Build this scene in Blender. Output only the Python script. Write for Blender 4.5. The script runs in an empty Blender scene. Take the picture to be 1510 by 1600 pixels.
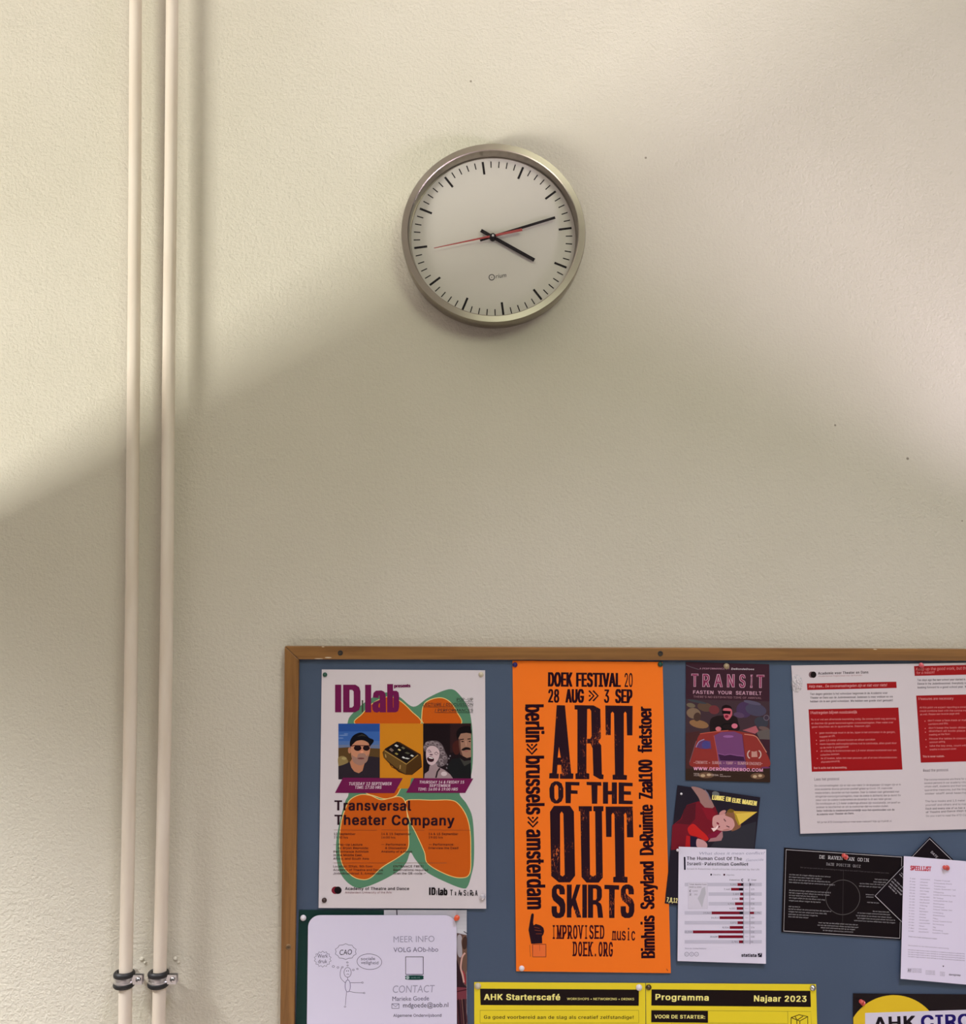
import bpy, math, random, os
from mathutils import Vector, Matrix
from mathutils.geometry import tessellate_polygon
random.seed(7)
scn = bpy.context.scene
COL = scn.collection

# ------------------------------------------------------------------ camera
CAM = Vector((0.0, -1.7, 1.7)); FPX = 1510.0
PITCH = math.radians(5.0); ROLL = math.radians(0.12)
ROT = Matrix.Rotation(math.radians(90) + PITCH, 3, 'X') @ Matrix.Rotation(ROLL, 3, 'Z')
cam_d = bpy.data.cameras.new('camera'); cam_d.sensor_fit = 'HORIZONTAL'; cam_d.sensor_width = 36.0
cam_d.lens = 36.0 * FPX / 1510.0; cam_d.clip_start = 0.05
cam = bpy.data.objects.new('camera', cam_d); COL.objects.link(cam)
cam.matrix_world = Matrix.Translation(CAM) @ ROT.to_4x4()
scn.camera = cam

# ------------------------------------------------------------------ world, lights, exposure
w = bpy.data.worlds.new('world'); scn.world = w; w.use_nodes = True
w.node_tree.nodes['Background'].inputs[0].default_value = (0.72, 0.90, 1.0, 1)
w.node_tree.nodes['Background'].inputs[1].default_value = 0.03
scn.view_settings.view_transform = 'Standard'; scn.view_settings.look = 'None'
scn.view_settings.gamma = 1.0; scn.view_settings.use_curve_mapping = False
scn.view_settings.exposure = 0.0

def area(name, loc, target, size, power, color, shape='DISK', spread=180):
    l = bpy.data.lights.new(name, 'AREA'); l.shape = shape; l.size = size; l.energy = power; l.color = color; l.spread = math.radians(spread)
    o = bpy.data.objects.new(name, l); COL.objects.link(o); o.location = loc
    o.rotation_euler = (Vector(target) - Vector(loc)).to_track_quat('-Z', 'Y').to_euler()
    return o
tl_ = area('tube_light', (-2.60, -2.10, 0.81), (0, 0, 0), 1.3, 127, (1.0, 0.995, 0.94), shape='RECTANGLE')
tl_.data.size_y = 0.14      # a tube square to the wall, shining over the added left partition
_n = Vector((0.86, 0, 0.51)).normalized(); _x = Vector((0, 1, 0)); _z = -_n; _y = _z.cross(_x)
tl_.rotation_euler = Matrix((_x, _y, _z)).transposed().to_euler()
area('far_desk_lamp_light', (2.25, -1.70, 0.95), (-0.3, 0, 2.45), 0.65, 16.4, (0.90, 0.79, 1.0), spread=80)
area('ceiling_light', (-2.6, -1.4, 3.40), (-2.6, -1.4, 0), 0.75, 296, (0.945, 0.968, 1.0), spread=100)
area('middle_ceiling_light', (0.6, -1.7, 3.40), (0.6, -1.7, 0), 0.6, 31, (0.80, 0.76, 1.0), spread=104)
area('added_fill_light', (1.2, -2.8, 3.30), (0.35, 0, 2.2), 1.2, 8.5, (0.92, 1.0, 0.76), spread=95)  # broad fill added to lift the wall right of the clock

# ------------------------------------------------------------------ helpers
def lin(c): return tuple(((v/255)/12.92 if v/255 <= 0.04045 else ((v/255+0.055)/1.055)**2.4) for v in c)
K = 1.22
def ink(c): return tuple(min(0.97, max(0.0015, v*k - 0.0045)) for v, k in zip(lin(c), (1.20, 1.27, 1.24)))

def P(px, py, d):
    """point where the line of sight through a photo pixel meets the plane d metres in front of the wall"""
    r = ROT @ Vector(((px-755.0)/FPX, -(py-800.0)/FPX, -1.0))
    t = (-d - CAM.y) / r.y
    return CAM + r*t

def mat(name, color, rough=0.5, metal=0.0, spec=0.5, build=None):
    m = bpy.data.materials.new(name); m.use_nodes = True
    b = m.node_tree.nodes['Principled BSDF']
    b.inputs['Base Color'].default_value = (*color, 1); b.inputs['Roughness'].default_value = rough
    b.inputs['Metallic'].default_value = metal; b.inputs['Specular IOR Level'].default_value = spec
    if build: build(m.node_tree, b)
    return m
def N(nt, t, **kw):
    n = nt.nodes.new(t)
    for k, v in kw.items():
        if k in n.inputs: n.inputs[k].default_value = v
        else: setattr(n, k, v)
    return n
def bump_noise(scale, strength, dist, detail=4):
    def f(nt, b):
        tc = N(nt, 'ShaderNodeTexCoord'); no = N(nt, 'ShaderNodeTexNoise', Scale=scale, Detail=detail)
        bu = N(nt, 'ShaderNodeBump', Strength=strength, Distance=dist)
        nt.links.new(tc.outputs['Object'], no.inputs['Vector']); nt.links.new(no.outputs['Fac'], bu.inputs['Height'])
        nt.links.new(bu.outputs['Normal'], b.inputs['Normal'])
    return f
def ramp(nt, stops):
    r = N(nt, 'ShaderNodeValToRGB'); e = r.color_ramp.elements
    e[0].position, e[0].color = stops[0][0], (*stops[0][1], 1)
    e[1].position, e[1].color = stops[-1][0], (*stops[-1][1], 1)
    for p, c in stops[1:-1]:
        x = e.new(p); x.color = (*c, 1)
    return r

def wall_nodes(nt, b):
    L = nt.links.new
    tc = N(nt, 'ShaderNodeTexCoord')
    # rolled plaster relief: two scales
    n1 = N(nt, 'ShaderNodeTexNoise', Scale=170.0, Detail=5.0, Roughness=0.62)
    n2 = N(nt, 'ShaderNodeTexNoise', Scale=38.0, Detail=3.0)
    n3 = N(nt, 'ShaderNodeTexNoise', Scale=2.2, Detail=3.0)
    for n in (n1, n2, n3): L(tc.outputs['Object'], n.inputs['Vector'])
    ma = N(nt, 'ShaderNodeMath', operation='MULTIPLY_ADD'); ma.inputs[1].default_value = 0.5
    L(n2.outputs['Fac'], ma.inputs[0]); L(n1.outputs['Fac'], ma.inputs[2])
    bu = N(nt, 'ShaderNodeBump', Strength=0.9, Distance=0.0030)
    L(ma.outputs[0], bu.inputs['Height'])
    L(bu.outputs['Normal'], b.inputs['Normal'])
    r = ramp(nt, [(0.35, (0.625, 0.580, 0.470)), (0.65, (0.665, 0.618, 0.512))])
    L(n3.outputs['Fac'], r.inputs['Fac'])
    # rare small dark pits in the paint
    v = N(nt, 'ShaderNodeTexVoronoi', Scale=9.0); L(tc.outputs['Object'], v.inputs['Vector'])
    lt = N(nt, 'ShaderNodeMath', operation='LESS_THAN'); lt.inputs[1].default_value = 0.022
    L(v.outputs['Distance'], lt.inputs[0])
    sel = N(nt, 'ShaderNodeSeparateColor'); L(v.outputs['Color'], sel.inputs[0])
    gt = N(nt, 'ShaderNodeMath', operation='GREATER_THAN'); gt.inputs[1].default_value = 0.55
    L(sel.outputs[0], gt.inputs[0])
    mu = N(nt, 'ShaderNodeMath', operation='MULTIPLY'); L(lt.outputs[0], mu.inputs[0]); L(gt.outputs[0], mu.inputs[1])
    mx = N(nt, 'ShaderNodeMix', data_type='RGBA'); L(mu.outputs[0], mx.inputs[0]); L(r.outputs['Color'], mx.inputs[6])
    mx.inputs[7].default_value = (0.30, 0.26, 0.20, 1)
    L(mx.outputs[2], b.inputs['Base Color'])
M_wall = mat('wall_plaster', (0.7, 0.65, 0.55), 0.75, spec=0.25, build=wall_nodes)
M_ceil = mat('ceiling_paint', (0.75, 0.73, 0.68), 0.9)
M_floor = mat('floor_linoleum', (0.36, 0.30, 0.27), 0.5, build=bump_noise(8, 0.1, 0.01))

def pipe_nodes(nt, b):
    tc = N(nt, 'ShaderNodeTexCoord'); n = N(nt, 'ShaderNodeTexNoise', Scale=35.0, Detail=6.0)
    mp = N(nt, 'ShaderNodeMapping'); mp.inputs['Scale'].default_value = (1, 1, 0.15)
    nt.links.new(tc.outputs['Object'], mp.inputs[0]); nt.links.new(mp.outputs[0], n.inputs['Vector'])
    r = ramp(nt, [(0.3, (0.70, 0.60, 0.48)), (0.6, (0.77, 0.68, 0.57))])
    nt.links.new(n.outputs['Fac'], r.inputs['Fac']); nt.links.new(r.outputs['Color'], b.inputs['Base Color'])
    bu = N(nt, 'ShaderNodeBump', Strength=0.25, Distance=0.001); nt.links.new(n.outputs['Fac'], bu.inputs['Height'])
    nt.links.new(bu.outputs['Normal'], b.inputs['Normal'])
M_pipe = mat('cream_pipe_paint', (0.75, 0.67, 0.55), 0.42, build=pipe_nodes)
M_rubber = mat('black_rubber', (0.012, 0.011, 0.012), 0.5)
M_zinc = mat('zinc_plated_steel', (0.62, 0.60, 0.60), 0.28, 1.0)
M_darkhole = mat('dark_screw_recess', (0.02, 0.015, 0.012), 0.6)
M_brass = mat('brass_screw', (0.32, 0.22, 0.12), 0.4, 1.0)

def steel_nodes(nt, b):
    b.inputs['Anisotropic'].default_value = 0.85
    t = N(nt, 'ShaderNodeTangent', direction_type='RADIAL', axis='Y')
    nt.links.new(t.outputs[0], b.inputs['Tangent'])
M_steel = mat('brushed_steel', (0.345, 0.30, 0.25), 0.30, 1.0, build=steel_nodes)
M_dial = mat('clock_dial_white', (0.62, 0.575, 0.515), 0.6)
M_black = mat('clock_black', (0.012, 0.008, 0.010), 0.7, spec=0.12)
M_redhand = mat('clock_red', (0.36, 0.03, 0.03), 0.45)
def glass_mat():
    m = bpy.data.materials.new('clock_glass'); m.use_nodes = True; nt = m.node_tree; nt.nodes.clear()
    o = N(nt, 'ShaderNodeOutputMaterial'); mx = N(nt, 'ShaderNodeMixShader'); tr = N(nt, 'ShaderNodeBsdfTransparent')
    gl = N(nt, 'ShaderNodeBsdfGlossy', Roughness=0.03); fr = N(nt, 'ShaderNodeLayerWeight', Blend=0.12)
    nt.links.new(fr.outputs['Facing'], mx.inputs[0]); nt.links.new(tr.outputs[0], mx.inputs[1]); nt.links.new(gl.outputs[0], mx.inputs[2])
    nt.links.new(mx.outputs[0], o.inputs[0]); return m
M_glass = glass_mat()

def wood_nodes(vertical):
    def f(nt, b):
        tc = N(nt, 'ShaderNodeTexCoord'); mp = N(nt, 'ShaderNodeMapping')
        mp.inputs['Scale'].default_value = (60, 20, 3) if vertical else (3, 20, 60)
        n = N(nt, 'ShaderNodeTexNoise', Scale=1.6, Detail=6.0, Roughness=0.6, Distortion=0.6)
        nt.links.new(tc.outputs['Object'], mp.inputs[0]); nt.links.new(mp.outputs[0], n.inputs['Vector'])
        r = ramp(nt, [(0.3, (0.175, 0.076, 0.018)), (0.5, (0.25, 0.114, 0.029)), (0.72, (0.32, 0.152, 0.040))])
        nt.links.new(n.outputs['Fac'], r.inputs['Fac']); nt.links.new(r.outputs['Color'], b.inputs['Base Color'])
        bu = N(nt, 'ShaderNodeBump', Strength=0.15, Distance=0.001); nt.links.new(n.outputs['Fac'], bu.inputs['Height'])
        nt.links.new(bu.outputs['Normal'], b.inputs['Normal'])
    return f
M_wood_h = mat('oak_frame_rail', (0.27, 0.14, 0.05), 0.45, build=wood_nodes(False))
M_wood_v = mat('oak_frame_stile', (0.27, 0.14, 0.05), 0.45, build=wood_nodes(True))
M_chip = mat('bare_wood_chip', (0.72, 0.6, 0.42), 0.7)
def panel_nodes(nt, b):
    tc = N(nt, 'ShaderNodeTexCoord'); n = N(nt, 'ShaderNodeTexNoise', Scale=400.0, Detail=4.0)
    n2 = N(nt, 'ShaderNodeTexNoise', Scale=3.0, Detail=3.0)
    nt.links.new(tc.outputs['Object'], n.inputs['Vector']); nt.links.new(tc.outputs['Object'], n2.inputs['Vector'])
    r = ramp(nt, [(0.3, (0.052, 0.081, 0.134)), (0.7, (0.066, 0.101, 0.168))])
    nt.links.new(n2.outputs['Fac'], r.inputs['Fac']); nt.links.new(r.outputs['Color'], b.inputs['Base Color'])
    bu = N(nt, 'ShaderNodeBump', Strength=0.3, Distance=0.0005); nt.links.new(n.outputs['Fac'], bu.inputs['Height'])
    nt.links.new(bu.outputs['Normal'], b.inputs['Normal'])
M_panel = mat('blue_linoleum_panel', (0.078, 0.108, 0.165), 0.6, build=panel_nodes)

def print_mat(name, rough, bumpd, spec=0.4, wear=0.0):
    def f(nt, b):
        a = N(nt, 'ShaderNodeAttribute', attribute_name='Col')
        src = a.outputs['Color']
        tc = N(nt, 'ShaderNodeTexCoord')
        n = N(nt, 'ShaderNodeTexNoise', Scale=14.0, Detail=2.0)
        nt.links.new(tc.outputs['Object'], n.inputs['Vector'])
        bu = N(nt, 'ShaderNodeBump', Strength=0.5, Distance=bumpd); nt.links.new(n.outputs['Fac'], bu.inputs['Height'])
        nt.links.new(bu.outputs['Normal'], b.inputs['Normal'])
        if wear:
            mp = N(nt, 'ShaderNodeMapping'); mp.inputs['Scale'].default_value = (1.6, 1, 0.5)
            wn = N(nt, 'ShaderNodeTexNoise', Scale=420.0, Detail=3.0, Roughness=0.7)
            wn2 = N(nt, 'ShaderNodeTexNoise', Scale=22.0, Detail=2.0)
            nt.links.new(tc.outputs['Object'], mp.inputs[0]); nt.links.new(mp.outputs[0], wn.inputs['Vector'])
            nt.links.new(tc.outputs['Object'], wn2.inputs['Vector'])
            mu = N(nt, 'ShaderNodeMath', operation='MULTIPLY'); nt.links.new(wn.outputs['Fac'], mu.inputs[0]); nt.links.new(wn2.outputs['Fac'], mu.inputs[1])
            r = ramp(nt, [(0.355, (0, 0, 0)), (0.42, (wear, wear, wear))]); nt.links.new(mu.outputs[0], r.inputs['Fac'])
            mx = N(nt, 'ShaderNodeMix', data_type='RGBA'); nt.links.new(r.outputs['Color'], mx.inputs[0])
            nt.links.new(src, mx.inputs[6]); mx.inputs[7].default_value = (*ink((246, 112, 52)), 1)
            src = mx.outputs[2]
        nt.links.new(src, b.inputs['Base Color'])
    return mat(name, (0.8, 0.8, 0.8), rough, spec=spec, build=f)
M_matte = print_mat('printed_matte_paper', 0.75, 0.0006, 0.12)
M_gloss = print_mat('printed_gloss_paper', 0.42, 0.0008, 0.22)
M_worn = print_mat('worn_letterpress_ink', 0.7, 0.0006, 0.2, wear=0.75)

def tag(o, label=None, cat=None, group=None, kind=None):
    if label: o['label'] = label
    if cat: o['category'] = cat
    if group: o['group'] = group
    if kind: o['kind'] = kind
    return o
def empty(name, loc, label, cat, group=None):
    o = bpy.data.objects.new(name, None); o.empty_display_size = 0.03; COL.objects.link(o); o.location = loc
    return tag(o, label, cat, group)
def mesh(name, verts, faces, m, parent=None, smooth=False, cols=None, origin=None):
    """verts in world coordinates; origin defaults to the parent's place"""
    base = parent.matrix_basis.translation.copy() if parent is not None and origin is None else Vector(origin or (0, 0, 0))
    me = bpy.data.meshes.new(name)
    me.from_pydata([tuple(Vector(v) - base) for v in verts], [], faces)
    if cols:
        a = me.color_attributes.new('Col', 'FLOAT_COLOR', 'CORNER'); buf = []
        for p in me.polygons: buf.extend(list((*cols[p.index], 1.0)) * len(p.vertices))
        a.data.foreach_set('color', buf)
    if smooth: me.polygons.foreach_set('use_smooth', [True]*len(me.polygons))
    me.materials.append(m); me.update()
    o = bpy.data.objects.new(name, me); COL.objects.link(o)
    if parent is not None: o.parent = parent
    else: o.location = base
    return o
def box(name, a, b, m, parent=None, bevel=0.0):
    x0, y0, z0 = a; x1, y1, z1 = b
    c = Vector(((x0+x1)/2, (y0+y1)/2, (z0+z1)/2))
    v = [(x0,y0,z0),(x1,y0,z0),(x1,y1,z0),(x0,y1,z0),(x0,y0,z1),(x1,y0,z1),(x1,y1,z1),(x0,y1,z1)]
    f = [(0,3,2,1),(4,5,6,7),(0,1,5,4),(1,2,6,5),(2,3,7,6),(3,0,4,7)]
    o = mesh(name, v, f, m, parent, origin=None if parent else c)
    if bevel:
        bv = o.modifiers.new('b', 'BEVEL'); bv.width = bevel; bv.segments = 2
    return o
def lathe(name, prof, c, m, parent=None, seg=96, axis='Y', closed=False, smooth=True):
    """prof: (radius, distance from the wall) pairs turned about an axis square to the wall"""
    v, f = [], []; n = len(prof)
    for i in range(seg):
        a = 2*math.pi*i/seg
        for r, h in prof:
            if axis == 'Y': v.append((c[0]+r*math.cos(a), -h, c[2]+r*math.sin(a)))
            else: v.append((c[0]+r*math.cos(a), c[1]+r*math.sin(a), c[2]+h))
    for i in range(seg):
        j = (i+1) % seg
        for k in range(n if closed else n-1):
            l = (k+1) % n
            f.append((i*n+k, j*n+k, j*n+l, i*n+l))
    if not closed and n > 2:
        for k in (0, n-1):
            if prof[k][0] > 1e-6: f.append(tuple(i*n+k for i in range(seg)))
    return mesh(name, v, f, m, parent, smooth=smooth, origin=None if parent else c)
def sharp(o, deg=35):
    o.data.set_sharp_from_angle(angle=math.radians(deg)); return o
def tube(name, pts, r, m, parent=None, seg=24, cap=True):
    pts = [Vector(p) for p in pts]; v, f = [], []
    for i, p in enumerate(pts):
        t = (pts[min(i+1, len(pts)-1)] - pts[max(i-1, 0)]).normalized()
        u = t.cross(Vector((0, 1, 0)));
        if u.length < 1e-4: u = t.cross(Vector((1, 0, 0)))
        u.normalize(); w_ = t.cross(u)
        for k in range(seg):
            a = 2*math.pi*k/seg; v.append(p + u*math.cos(a)*r + w_*math.sin(a)*r)
    for i in range(len(pts)-1):
        for k in range(seg):
            l = (k+1) % seg; f.append((i*seg+k, i*seg+l, (i+1)*seg+l, (i+1)*seg+k))
    if cap: f.append(tuple(range(seg))); f.append(tuple((len(pts)-1)*seg+k for k in reversed(range(seg))))
    return sharp(mesh(name, v, f, m, parent, smooth=True, origin=None if parent else pts[0]))

# ------------------------------------------------------------------ text to flat triangles
_tcache = {}
try:      # the grotesque that ships inside Blender; its built-in face serves if that is missing
    INTER = bpy.data.fonts.load(os.path.join(bpy.utils.system_resource('DATAFILES', path='fonts'), 'Inter.woff2'))
except Exception:
    INTER = None
def glyphs(s, bold, res=2, hand=False):
    key = (s, bold, res, hand)
    if key in _tcache: return _tcache[key]
    c = bpy.data.curves.new('t', 'FONT'); c.body = s; c.resolution_u = 2 if len(s) > 20 else 3
    c.fill_mode = 'NONE'
    if INTER and not hand:
        c.font = INTER; c.space_character = 1.0 + min(0.10, max(0.0, bold)*4)
    else: c.offset = bold
    o = bpy.data.objects.new('t', c); me = o.to_mesh()
    co = [(q.co.x, q.co.y) for q in me.vertices]; adj = {}
    for e in me.edges:
        a, b = e.vertices; adj.setdefault(a, []).append(b); adj.setdefault(b, []).append(a)
    o.to_mesh_clear(); bpy.data.objects.remove(o); bpy.data.curves.remove(c)
    loops, seen = [], set()
    for st in adj:
        if st in seen: continue
        l = [st]; seen.add(st); cur = st
        while True:
            nx = [k for k in adj[cur] if k not in seen]
            if not nx: break
            cur = nx[0]; seen.add(cur); l.append(cur)
        pts = []
        for k in l:
            if not pts or math.dist(pts[-1], co[k]) > 1e-5: pts.append(co[k])
        if len(pts) > 2: loops.append(pts)
    def ar(l): return 0.5*sum(l[k-1][0]*l[k][1]-l[k][0]*l[k-1][1] for k in range(len(l)))
    def inside(p, l):
        r = False
        for k in range(len(l)):
            (x0, y0), (x1, y1) = l[k-1], l[k]
            if (y0 > p[1]) != (y1 > p[1]) and p[0] < (x1-x0)*(p[1]-y0)/(y1-y0)+x0: r = not r
        return r
    area_ = [ar(l) for l in loops]; bb = [(min(p[0] for p in l), max(p[0] for p in l)) for l in loops]
    big = max(range(len(loops)), key=lambda k: abs(area_[k])) if loops else 0
    sgn = 1 if loops and area_[big] > 0 else -1
    v, f = [], []
    holes = {k: [] for k in range(len(loops)) if area_[k]*sgn > 0}
    for k in range(len(loops)):
        if area_[k]*sgn > 0: continue
        own = [m for m in holes if bb[m][0] <= bb[k][0] and bb[m][1] >= bb[k][1] and inside(loops[k][0], loops[m])]
        if own: holes[min(own, key=lambda m: abs(area_[m]))].append(k)
    for m, hs in holes.items():
        ls = [loops[m]] + [loops[k] for k in hs]; b = len(v)
        tri = tessellate_polygon([[Vector((x, y, 0)) for x, y in l] for l in ls])
        for l in ls: v += l
        f += [tuple(b+q for q in t) for t in tri]
    _tcache[key] = (v, f); return v, f
CAPH = {True: 0.682, False: 0.5087 if INTER else 0.682}

def spline(pts, closed=True, n=6):
    out = []; L = len(pts)
    rng = range(L) if closed else range(L-1)
    for i in rng:
        if closed: p0, p1, p2, p3 = pts[i-1], pts[i], pts[(i+1) % L], pts[(i+2) % L]
        else: p0, p1, p2, p3 = pts[max(i-1, 0)], pts[i], pts[i+1], pts[min(i+2, L-1)]
        for k in range(n):
            t = k/n
            out.append(tuple(0.5*((2*p1[j]) + (-p0[j]+p2[j])*t + (2*p0[j]-5*p1[j]+4*p2[j]-p3[j])*t*t + (-p0[j]+3*p1[j]-3*p2[j]+p3[j])*t**3) for j in (0, 1)))
    if not closed: out.append(tuple(pts[-1]))
    return out
def circ(cx, cy, rx, ry=None, n=28, a0=0, a1=360, rot=0):
    ry = rx if ry is None else ry; c, s = math.cos(math.radians(rot)), math.sin(math.radians(rot)); out = []
    full = (a1-a0 == 360)
    for i in range(n if full else n+1):
        a = math.radians(a0 + (a1-a0)*i/n); x, y = rx*math.cos(a), ry*math.sin(a)
        out.append((cx + x*c - y*s, cy + x*s + y*c))
    return out

LAYER = 4e-6
class Sheet:
    """one sheet of paper pinned to the board; its print is thin geometry lying on the sheet"""
    def __init__(s, name, label, cat, corners, d0, d1, col, m=None, group=None, skin='sheet', curl=None, rounded=0, nsub=8, extra_root=None):
        s.c = corners; s.m = m or M_matte; s.curl = curl; s.parts = {}; s.layer = 6
        zt = P(*corners[0], d0).z; zb = P(*corners[3], d0).z
        s.zt, s.zb, s.d0, s.d1 = zt, zb, d0, d1
        b = s.W((corners[2][0]+corners[3][0])/2, (corners[2][1]+corners[3][1])/2, 0)
        s.root = empty(name, b, label, cat, group)
        s.make(skin, corners, col, rounded, 32 if curl else nsub)
    def W(s, x, y, lay):
        d = s.d0
        for _ in range(4):
            p = P(x, y, d); t = (s.zt - p.z)/(s.zt - s.zb); d = s.d0 + (s.d1-s.d0)*t
        d += lay*LAYER
        if s.curl:
            for (cx, cy, rad, amt) in s.curl:
                q = math.hypot(x-cx, y-cy)/rad
                if q < 1: d += amt*(1-q)**2
        return P(x, y, d)
    def make(s, skin, c, col, rounded, n):
        if rounded:
            (x0, y0), (x1, y1), (x2, y2), (x3, y3) = c; r = rounded
            loop = []
            for (cx, cy, a) in ((x0+r, y0+r, 180), (x1-r, y1+r, 270), (x2-r, y2-r, 0), (x3+r, y3-r, 90)):
                loop += [(cx + r*math.cos(math.radians(a+k*10)), cy + r*math.sin(math.radians(a+k*10))) for k in range(10)]
            v = [s.W(x, y, 0) for x, y in loop]; k = len(v)
            v += [q + Vector((0, 0.0004, 0)) for q in v]
            f = [tuple(range(k)), tuple(range(2*k-1, k-1, -1))] + [(i, (i+1) % k, k+(i+1) % k, k+i) for i in range(k)]
        else:
            v, f = [], []
            for back in (0, 1):
                for j in range(n+1):
                    for i in range(n+1):
                        u, t = i/n, j/n
                        x = (c[0][0]*(1-u)+c[1][0]*u)*(1-t) + (c[3][0]*(1-u)+c[2][0]*u)*t
                        y = (c[0][1]*(1-u)+c[1][1]*u)*(1-t) + (c[3][1]*(1-u)+c[2][1]*u)*t
                        v.append(s.W(x, y, 0) + Vector((0, 0.0003*back, 0)))
            q = (n+1)*(n+1)
            for j in range(n):
                for i in range(n):
                    a = j*(n+1)+i
                    f.append((a, a+1, a+n+2, a+n+1)); f.append((q+a, q+a+n+1, q+a+n+2, q+a+1))
            ring = [i for i in range(n+1)] + [(k+1)*(n+1)-1 for k in range(1, n+1)] + [n*(n+1)+i for i in range(n-1, -1, -1)] + [k*(n+1) for k in range(n-1, 0, -1)]
            for k in range(len(ring)):
                a, b = ring[k], ring[(k+1) % len(ring)]; f.append((a, b, q+b, q+a))
        s.sheet = mesh(skin, v, f, s.m, s.root, cols=[ink(col)]*len(f))
    def part(s, name, fr=(0, 0, 1), m=None):
        p = Print(s, name, fr, m); return p
class Print:
    def __init__(s, sh, name, fr, m=None):
        s.sh, s.name, s.fr, s.m = sh, name, fr, m or sh.m; s.v, s.f, s.c, s.u = [], [], [], []
    def frame(s, fr): s.fr = fr; return s
    def px(s, x, y): return s.fr[0]+x/s.fr[2], s.fr[1]+y/s.fr[2]
    def add(s, pts, faces, col, lay):
        b = len(s.v); s.u.append((b, len(s.f)))
        for x, y in pts:
            s.v.append(s.sh.W(*s.px(x, y), lay))
        c = ink(col)
        for f in faces: s.f.append(tuple(b+i for i in f)); s.c.append(c)
    def poly(s, pts, col, holes=(), lay=None):
        if lay is None: s.sh.layer += 1; lay = s.sh.layer
        loops = [list(pts)] + [list(h) for h in holes]
        tri = tessellate_polygon([[Vector((x, y, 0)) for x, y in l] for l in loops])
        s.add([p for l in loops for p in l], tri, col, lay); return s
    def rect(s, x0, y0, x1, y1, col): return s.poly([(x0, y0), (x1, y0), (x1, y1), (x0, y1)], col)
    def blob(s, pts, col, n=6): return s.poly(spline(pts, True, n), col)
    def ell(s, cx, cy, rx, ry, col, n=24, rot=0): return s.poly(circ(cx, cy, rx, ry, n, rot=rot), col)
    def stroke(s, pts, wd, col, closed=False, same=False):
        if not same: s.sh.layer += 1
        lay = s.sh.layer; n = len(pts); L, R = [], []
        for i, p in enumerate(pts):
            a = pts[i-1] if (closed or i > 0) else p; b = pts[(i+1) % n] if (closed or i < n-1) else p
            dx, dy = b[0]-a[0], b[1]-a[1]; q = math.hypot(dx, dy) or 1; nx, ny = -dy/q*wd/2, dx/q*wd/2
            L.append((p[0]+nx, p[1]+ny)); R.append((p[0]-nx, p[1]-ny))
        f = [(i, (i+1) % n, n+(i+1) % n, n+i) for i in range(n if closed else n-1)]
        s.add(L+R, f, col, lay); return s
    def line(s, x0, y0, x1, y1, wd, col): return s.stroke([(x0, y0), (x1, y1)], wd, col)
    def box(s, x0, y0, x1, y1, wd, col):
        for q in (((x0, y0), (x1, y0)), ((x1, y0), (x1, y1)), ((x1, y1), (x0, y1)), ((x0, y1), (x0, y0))): s.stroke(q, wd, col)
        return s
    def text(s, t, x0, y0, x1, y1, h, col, bold=0.0, smear=0.0, slant=0.0, lay=None, hand=False):
        gv, gf = glyphs(t, bold, 2, hand); caph = CAPH[hand]
        if not gv: return s
        mn = min(q[0] for q in gv); mx = max(q[0] for q in gv)
        dx, dy = x1-x0, y1-y0; q = math.hypot(dx, dy); ex, ey = dx/q, dy/q; ux, uy = ey, -ex
        if lay is None: lay = s.sh.layer + 2
        # a heavier face is the same letter printed several times, shifted by a hair
        e = min(max(0.0, bold)*h*1.35, q*0.28) if not hand else 0.0
        sh = [(0, 0)]
        if e > 0: sh = [(-e, 0), (e, 0)] if len(t) > 20 else [(-e, -e*.5), (e, -e*.5), (-e, e*.5), (e, e*.5), (0, 0)]
        if smear: sh = [(x_+k_*smear, y_) for x_, y_ in sh for k_ in ((-1, 1) if e < smear*.6 or len(t) > 20 else (-1, 0, 1))]
        ex_ = max(x_ for x_, _ in sh)
        for k_, (sx_, sy_) in enumerate(sh):
            ww = q - 2*ex_
            pts = []
            for gx, gy in gv:
                b = gy/caph*(h-e) + e*.5 + sy_; a = ex_ + sx_ + (gx-mn)/(mx-mn)*ww + gy/caph*h*slant
                pts.append((x0+ex*a+ux*b, y0+ey*a+uy*b))
            s.add(pts, gf, col, lay + k_)
        return s
    def slab(s, t, x0, y0, x1, y1, h, col, wd, bold=0.02, slabw=0.9):
        """letters set one by one with slab feet"""
        n = len(t); dx, dy = (x1-x0)/n, (y1-y0)/n; q = math.hypot(dx, dy); ex, ey = dx/q, dy/q; ux, uy = ey, -ex
        stems = {'I': (.5,), 'M': (.08, .92), 'P': (.12,), 'R': (.12, .9), 'E': (.12,), 'D': (.12,), 'K': (.12, .9), 'N': (.08, .92), 'V': (), 'T': (.5,), 'F': (.12,), 'A': (.06, .94),
                 'i': (.5,), 'm': (.1, .5, .9), 'u': (.9,), 'H': (.1, .9), 'L': (.12,), 'Z': (), 'U': ()}
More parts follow.
